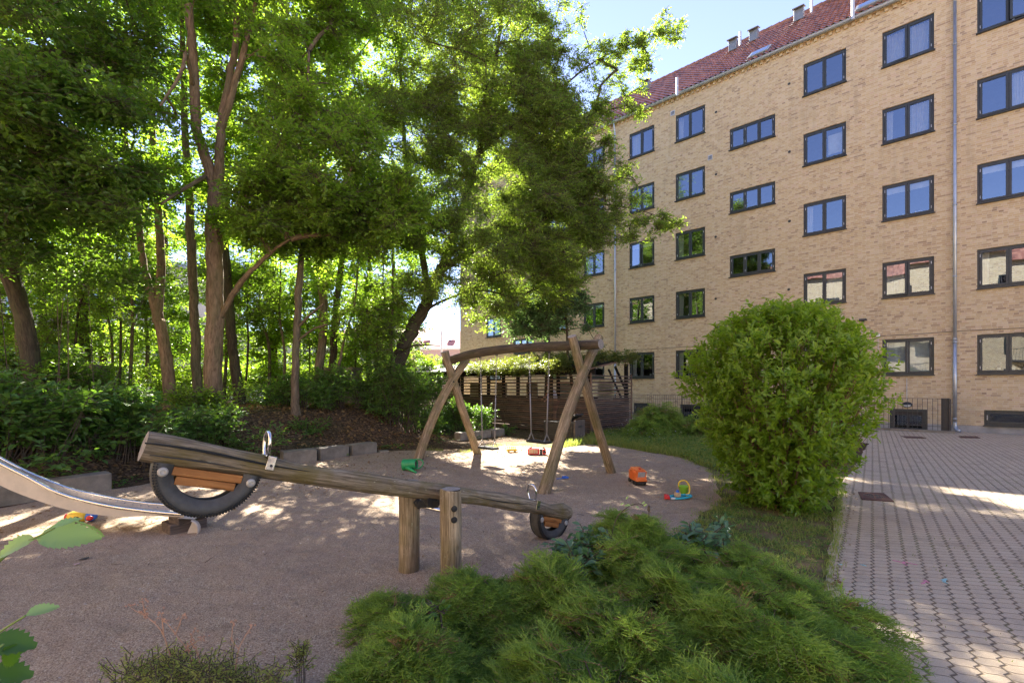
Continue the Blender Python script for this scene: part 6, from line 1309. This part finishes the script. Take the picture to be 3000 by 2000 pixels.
m = MB(); m.tube([P(-40,1930,.9),P(10,1885,.9)], .002, 6); m.tube([P(-40,2020,.85),P(0,1990,.85)], .002, 6); m.build('stem', M['stem'], fb3, world=True, smooth=True)
for a, b, W in (((-40,1885),(105,1880),.030),((10,1895),(60,1945),.020),((-60,1985),(92,1965),.032),((-60,2040),(70,2030),.03)):
    o = lf(fb3, a, b, (.9,.93), (.1,-.5,.85), W, serr=8); o.data.materials[0] = LEAF['shrub']
# potentilla with dry brown stalks
ps_ = thing('low_shrub', 'low small-leaved shrub with dry brown seed stalks at the bottom edge', 'shrub', tuple(G(600,2060)))
cl = [(*P(x, y, 2.05+RNG.normal()*.12), .075+.03*RNG.random()) for x, y in [(360+RNG.random()*480, 1955+RNG.random()*130) for _ in range(62)]]
cl = np.array([c for c in cl]+[(*P(880,1905,2.1),.05),(*P(880,1940,2.1),.06),(*P(500,1925,2.1),.06),(*P(510,1950,2.05),.06)])
R = cl[:,3:4]*np.array([[1,1,.8]]); lp, ld, ln, sz, ti, (ta, tb) = spray(cl[:,:3], R, 26, 8, .07, .017, up=.6, flat=1.0); leaves_mesh('foliage', lp, ld, ln, sz, LEAF['grass'], ps_, .35, 4, ti)
A = np.concatenate([ta, np.stack([ta[::6,0], ta[::6,1], np.full(len(ta[::6]), .0)], 1)]); Bq = np.concatenate([tb, ta[::6]]); V, F = sticks_geo(A, Bq, .002, .0015); mesh_obj('stems', V, F, M['twig'], ps_, world=True)
m = MB(); D0 = 2.0
for pl in ([(500,1925),(480,1860),(455,1825),(430,1805),(400,1790),(380,1775)],[(480,1860),(475,1815),(472,1795)],[(455,1825),(425,1800),(415,1790)],[(430,1805),(420,1775),(420,1757)],[(560,1925),(545,1895),(510,1850),(490,1825),(480,1815)],[(515,1855),(530,1815),(535,1805)],[(545,1895),(590,1870),(605,1862)],[(585,1940),(575,1900),(560,1880),(565,1850)],[(690,1960),(700,1900),(720,1860),(740,1830)],[(700,1900),(680,1870),(685,1820)],[(575,1985),(560,1925),(555,1900)]):
    q = [P(x, y, D0) for x, y in pl]; m.tube(curve(q, 12), np.linspace(.0030,.0012,12), 5)
    for k in range(5): c = q[-1]+RNG.normal(size=3)*.008; m.lathe([(0,-.006),(.005,0),(0,.006)], c, n=5)
    for k in range(4): c = q[len(q)//2]+RNG.normal(size=3)*.012; m.lathe([(0,-.005),(.004,0),(0,.005)], c, n=5)
m.build('seed_stalk', plain('dry_stalk', (.42,.24,.15), .9), ps_, world=True)
# bramble leaves at the juniper and thin weeds
shrub('bramble', 'blue green bramble leaves poking from the juniper right of the small tyre', [(*P(x, y, D), .09) for x, y, D in ((1700,1570,3.6),(1730,1600,3.4),(1690,1620,3.3),(1745,1640,3.2),(1710,1655,3.1),(1650,1600,3.7),(1770,1590,3.4))], 'bluegreen', .075, nsh=9, nlf=5, lsh=.14, cat='bramble', group='bramble shoots')
shrub('bramble', 'bramble leaves between the bright juniper hummock and the lawn', [(*P(x, y, D), .09) for x, y, D in ((2030,1560,3.7),(2080,1570,3.6),(2060,1600,3.5),(2110,1545,3.8),(2000,1600,3.5))], 'bluegreen', .075, nsh=9, nlf=5, lsh=.14, cat='bramble', group='bramble shoots')
shrub('seedling', 'round leaved seedling on the gravel before the near seesaw post', [(*P(x, y, D), .06) for x, y, D in ((1190,1860,2.35),(1225,1880,2.3),(1210,1830,2.4),(1250,1800,2.5),(1290,1790,2.5))], 'shrub', .045, nsh=7, nlf=5, lsh=.12, cat='seedling', stems=1)
wd = thing('weed', 'thin arching weed rising from the juniper hummock', 'weed', tuple(G(1800,1600)))
m = MB(); m.tube(curve([P(1790,1580,3.55),P(1805,1520,3.55),P(1838,1485,3.55),P(1870,1474,3.55),P(1885,1480,3.55)], 14), .0035, 5); m.tube([P(1901,1540,3.6),P(1901,1490,3.6)], .003, 5); m.lathe([(0,-.03),(.012,-.01),(.01,.02),(0,.035)], P(1901,1490,3.6), n=8); m.build('stem', M['twig'], wd, world=True)
lp = np.array([P(x, y, 3.55) for x, y in ((1828,1472),(1833,1462),(1836,1476),(1842,1480),(1856,1474),(1872,1488),(1868,1484),(1880,1476),(1885,1482))]); leaves_mesh('leaves', lp, RNG.normal(size=(9,3)), np.array([0,-1,.5])+RNG.normal(size=(9,3))*.3, .035, LEAF['near'], wd, .5, 4)

# ---------------------------------------------------------------- things beyond the wood
def far_building():
    b = P(1150, 1130, 62); e = thing('red_roofed_building', 'far pale building with hipped red roof and blue skylights beyond the shed', 'building', (b[0], b[1], 0), math.radians(-8)); m = MB()
    Wd, Dp, h = 26, 12, 6.6; m.box((-2,Dp/2,h/2), (Wd,Dp,h)); m.build('wall', M['skirt'], e); m = MB(); t_ = 10.2
    m.poly([(-Wd/2-2.4,-.4,h),(Wd/2-1.6,-.4,h),(Wd/2-6,Dp/2,t_),(-Wd/2+3,Dp/2,t_)]); m.poly([(Wd/2-1.6,-.4,h),(Wd/2-1.6,Dp+.4,h),(Wd/2-6,Dp/2,t_)]); m.poly([(-Wd/2-2.4,Dp+.4,h),(-Wd/2-2.4,-.4,h),(-Wd/2+3,Dp/2,t_)]); m.build('roof', plain('faded_red_roof', (.46,.20,.17), .8, var=.1), e)
    sl_ = math.atan2(t_-h, Dp/2+.4)
    for k, x in enumerate((-10,-6.5,-3,.5,4,7.5)):
        m = MB(); R = np.array([[1,0,0],[0,math.cos(sl_),math.sin(sl_)],[0,-math.sin(sl_),math.cos(sl_)]]); m.box((x,2.0,h+2.0*math.tan(sl_)+.42), (.8,1.3,.1), R=R); m.build('skylight', M['blue'] if k % 2 else M['white'], e)
        m = MB(); m.box((x,-.02,4.6), (1.1,.08,1.5)); w_ = m.build('window', M['white'], e); m = MB(); m.box((x,-.07,4.6), (.9,.03,1.3)); m.build('pane', M['glass_dim'], w_)
    m = MB(); m.box((-2,-.06,h-.12), (Wd,.2,.2)); m.build('cornice', M['white'], e)
far_building()
lp_ = P(1294,1130,40); e = thing('street_lamp', 'pale street lamp with a curved arm standing before the red roofed building', 'street lamp', (lp_[0], lp_[1], 0))
m = MB(); m.tube([(0,0,0),(0,0,6.4)], [.10,.07], 10); m.build('pole', M['zincpale'], e, smooth=True); m = MB(); m.tube(curve([(0,0,3.6),(.1,0,3.9),(.3,0,3.95),(.42,0,3.7),(.45,0,3.35)], 16), .025, 8); m.build('arm', M['zincpale'], e, smooth=True)
m = MB(); m.lathe([(0,.28),(.12,.26),(.2,.12),(.22,0),(0,-.02)], (.45,0,3.1), n=14); m.build('lamp_head', M['white'], e, smooth=True)
wb = P(800, 1130, 33); e = thing('white_hall', 'bright white panelled hall glimpsed between the trunks', 'building', (wb[0], wb[1], 0), math.radians(6)); m = MB()
m.box((-4,3,2.6), (26,6,5.2)); m.build('wall', M['white'], e); m = MB()
for k in range(5): m.box((-4,-.01,.9+k*.95), (26,.03,.05))
m.build('joints', M['iron'], e); m = MB()
for k in range(7): m = MB(); m.box((-15+k*3.6,-.08,2.6), (.14,.12,5.2)); m.build('mullion', M['mesh'], e)
m = MB(); m.box((-4,3,5.3), (26.6,6.6,.25)); m.build('roof', M['slab'], e)
wb = P(250, 1130, 36); e = thing('pale_block', 'tall pale block showing as white patches behind the left trees', 'building', (wb[0], wb[1], 0), math.radians(-12)); m = MB(); m.box((-6,4,5.5), (26,8,11)); m.build('wall', M['hill'], e)
for i in range(8):
    for k in range(3): m = MB(); m.box((-17+i*3.1,-.03,2.2+k*3), (1.3,.1,1.4)); m.build('window', M['glass_dim'], e)
m = MB(); m.box((-6,4,11.1), (26.5,8.5,.3)); m.build('roof', M['slab'], e)
mf = thing('mesh_fence', 'green wire mesh fence in front of the white hall', 'fence', tuple(P(720,1130,28)[:2])+(0,)); m = MB()
for k in range(34): m.box((-1+k*.25,0,1.6), (.012,.012,3.2))
for k in range(13): m.box((3.1,0,.1+k*.25), (8.4,.012,.012))
m.build('wire', M['mesh'], mf); m = MB()
for k in range(4): m.box((-1+k*2.8,.02,1.65), (.07,.07,3.3))
m.build('post', M['mesh'], mf)
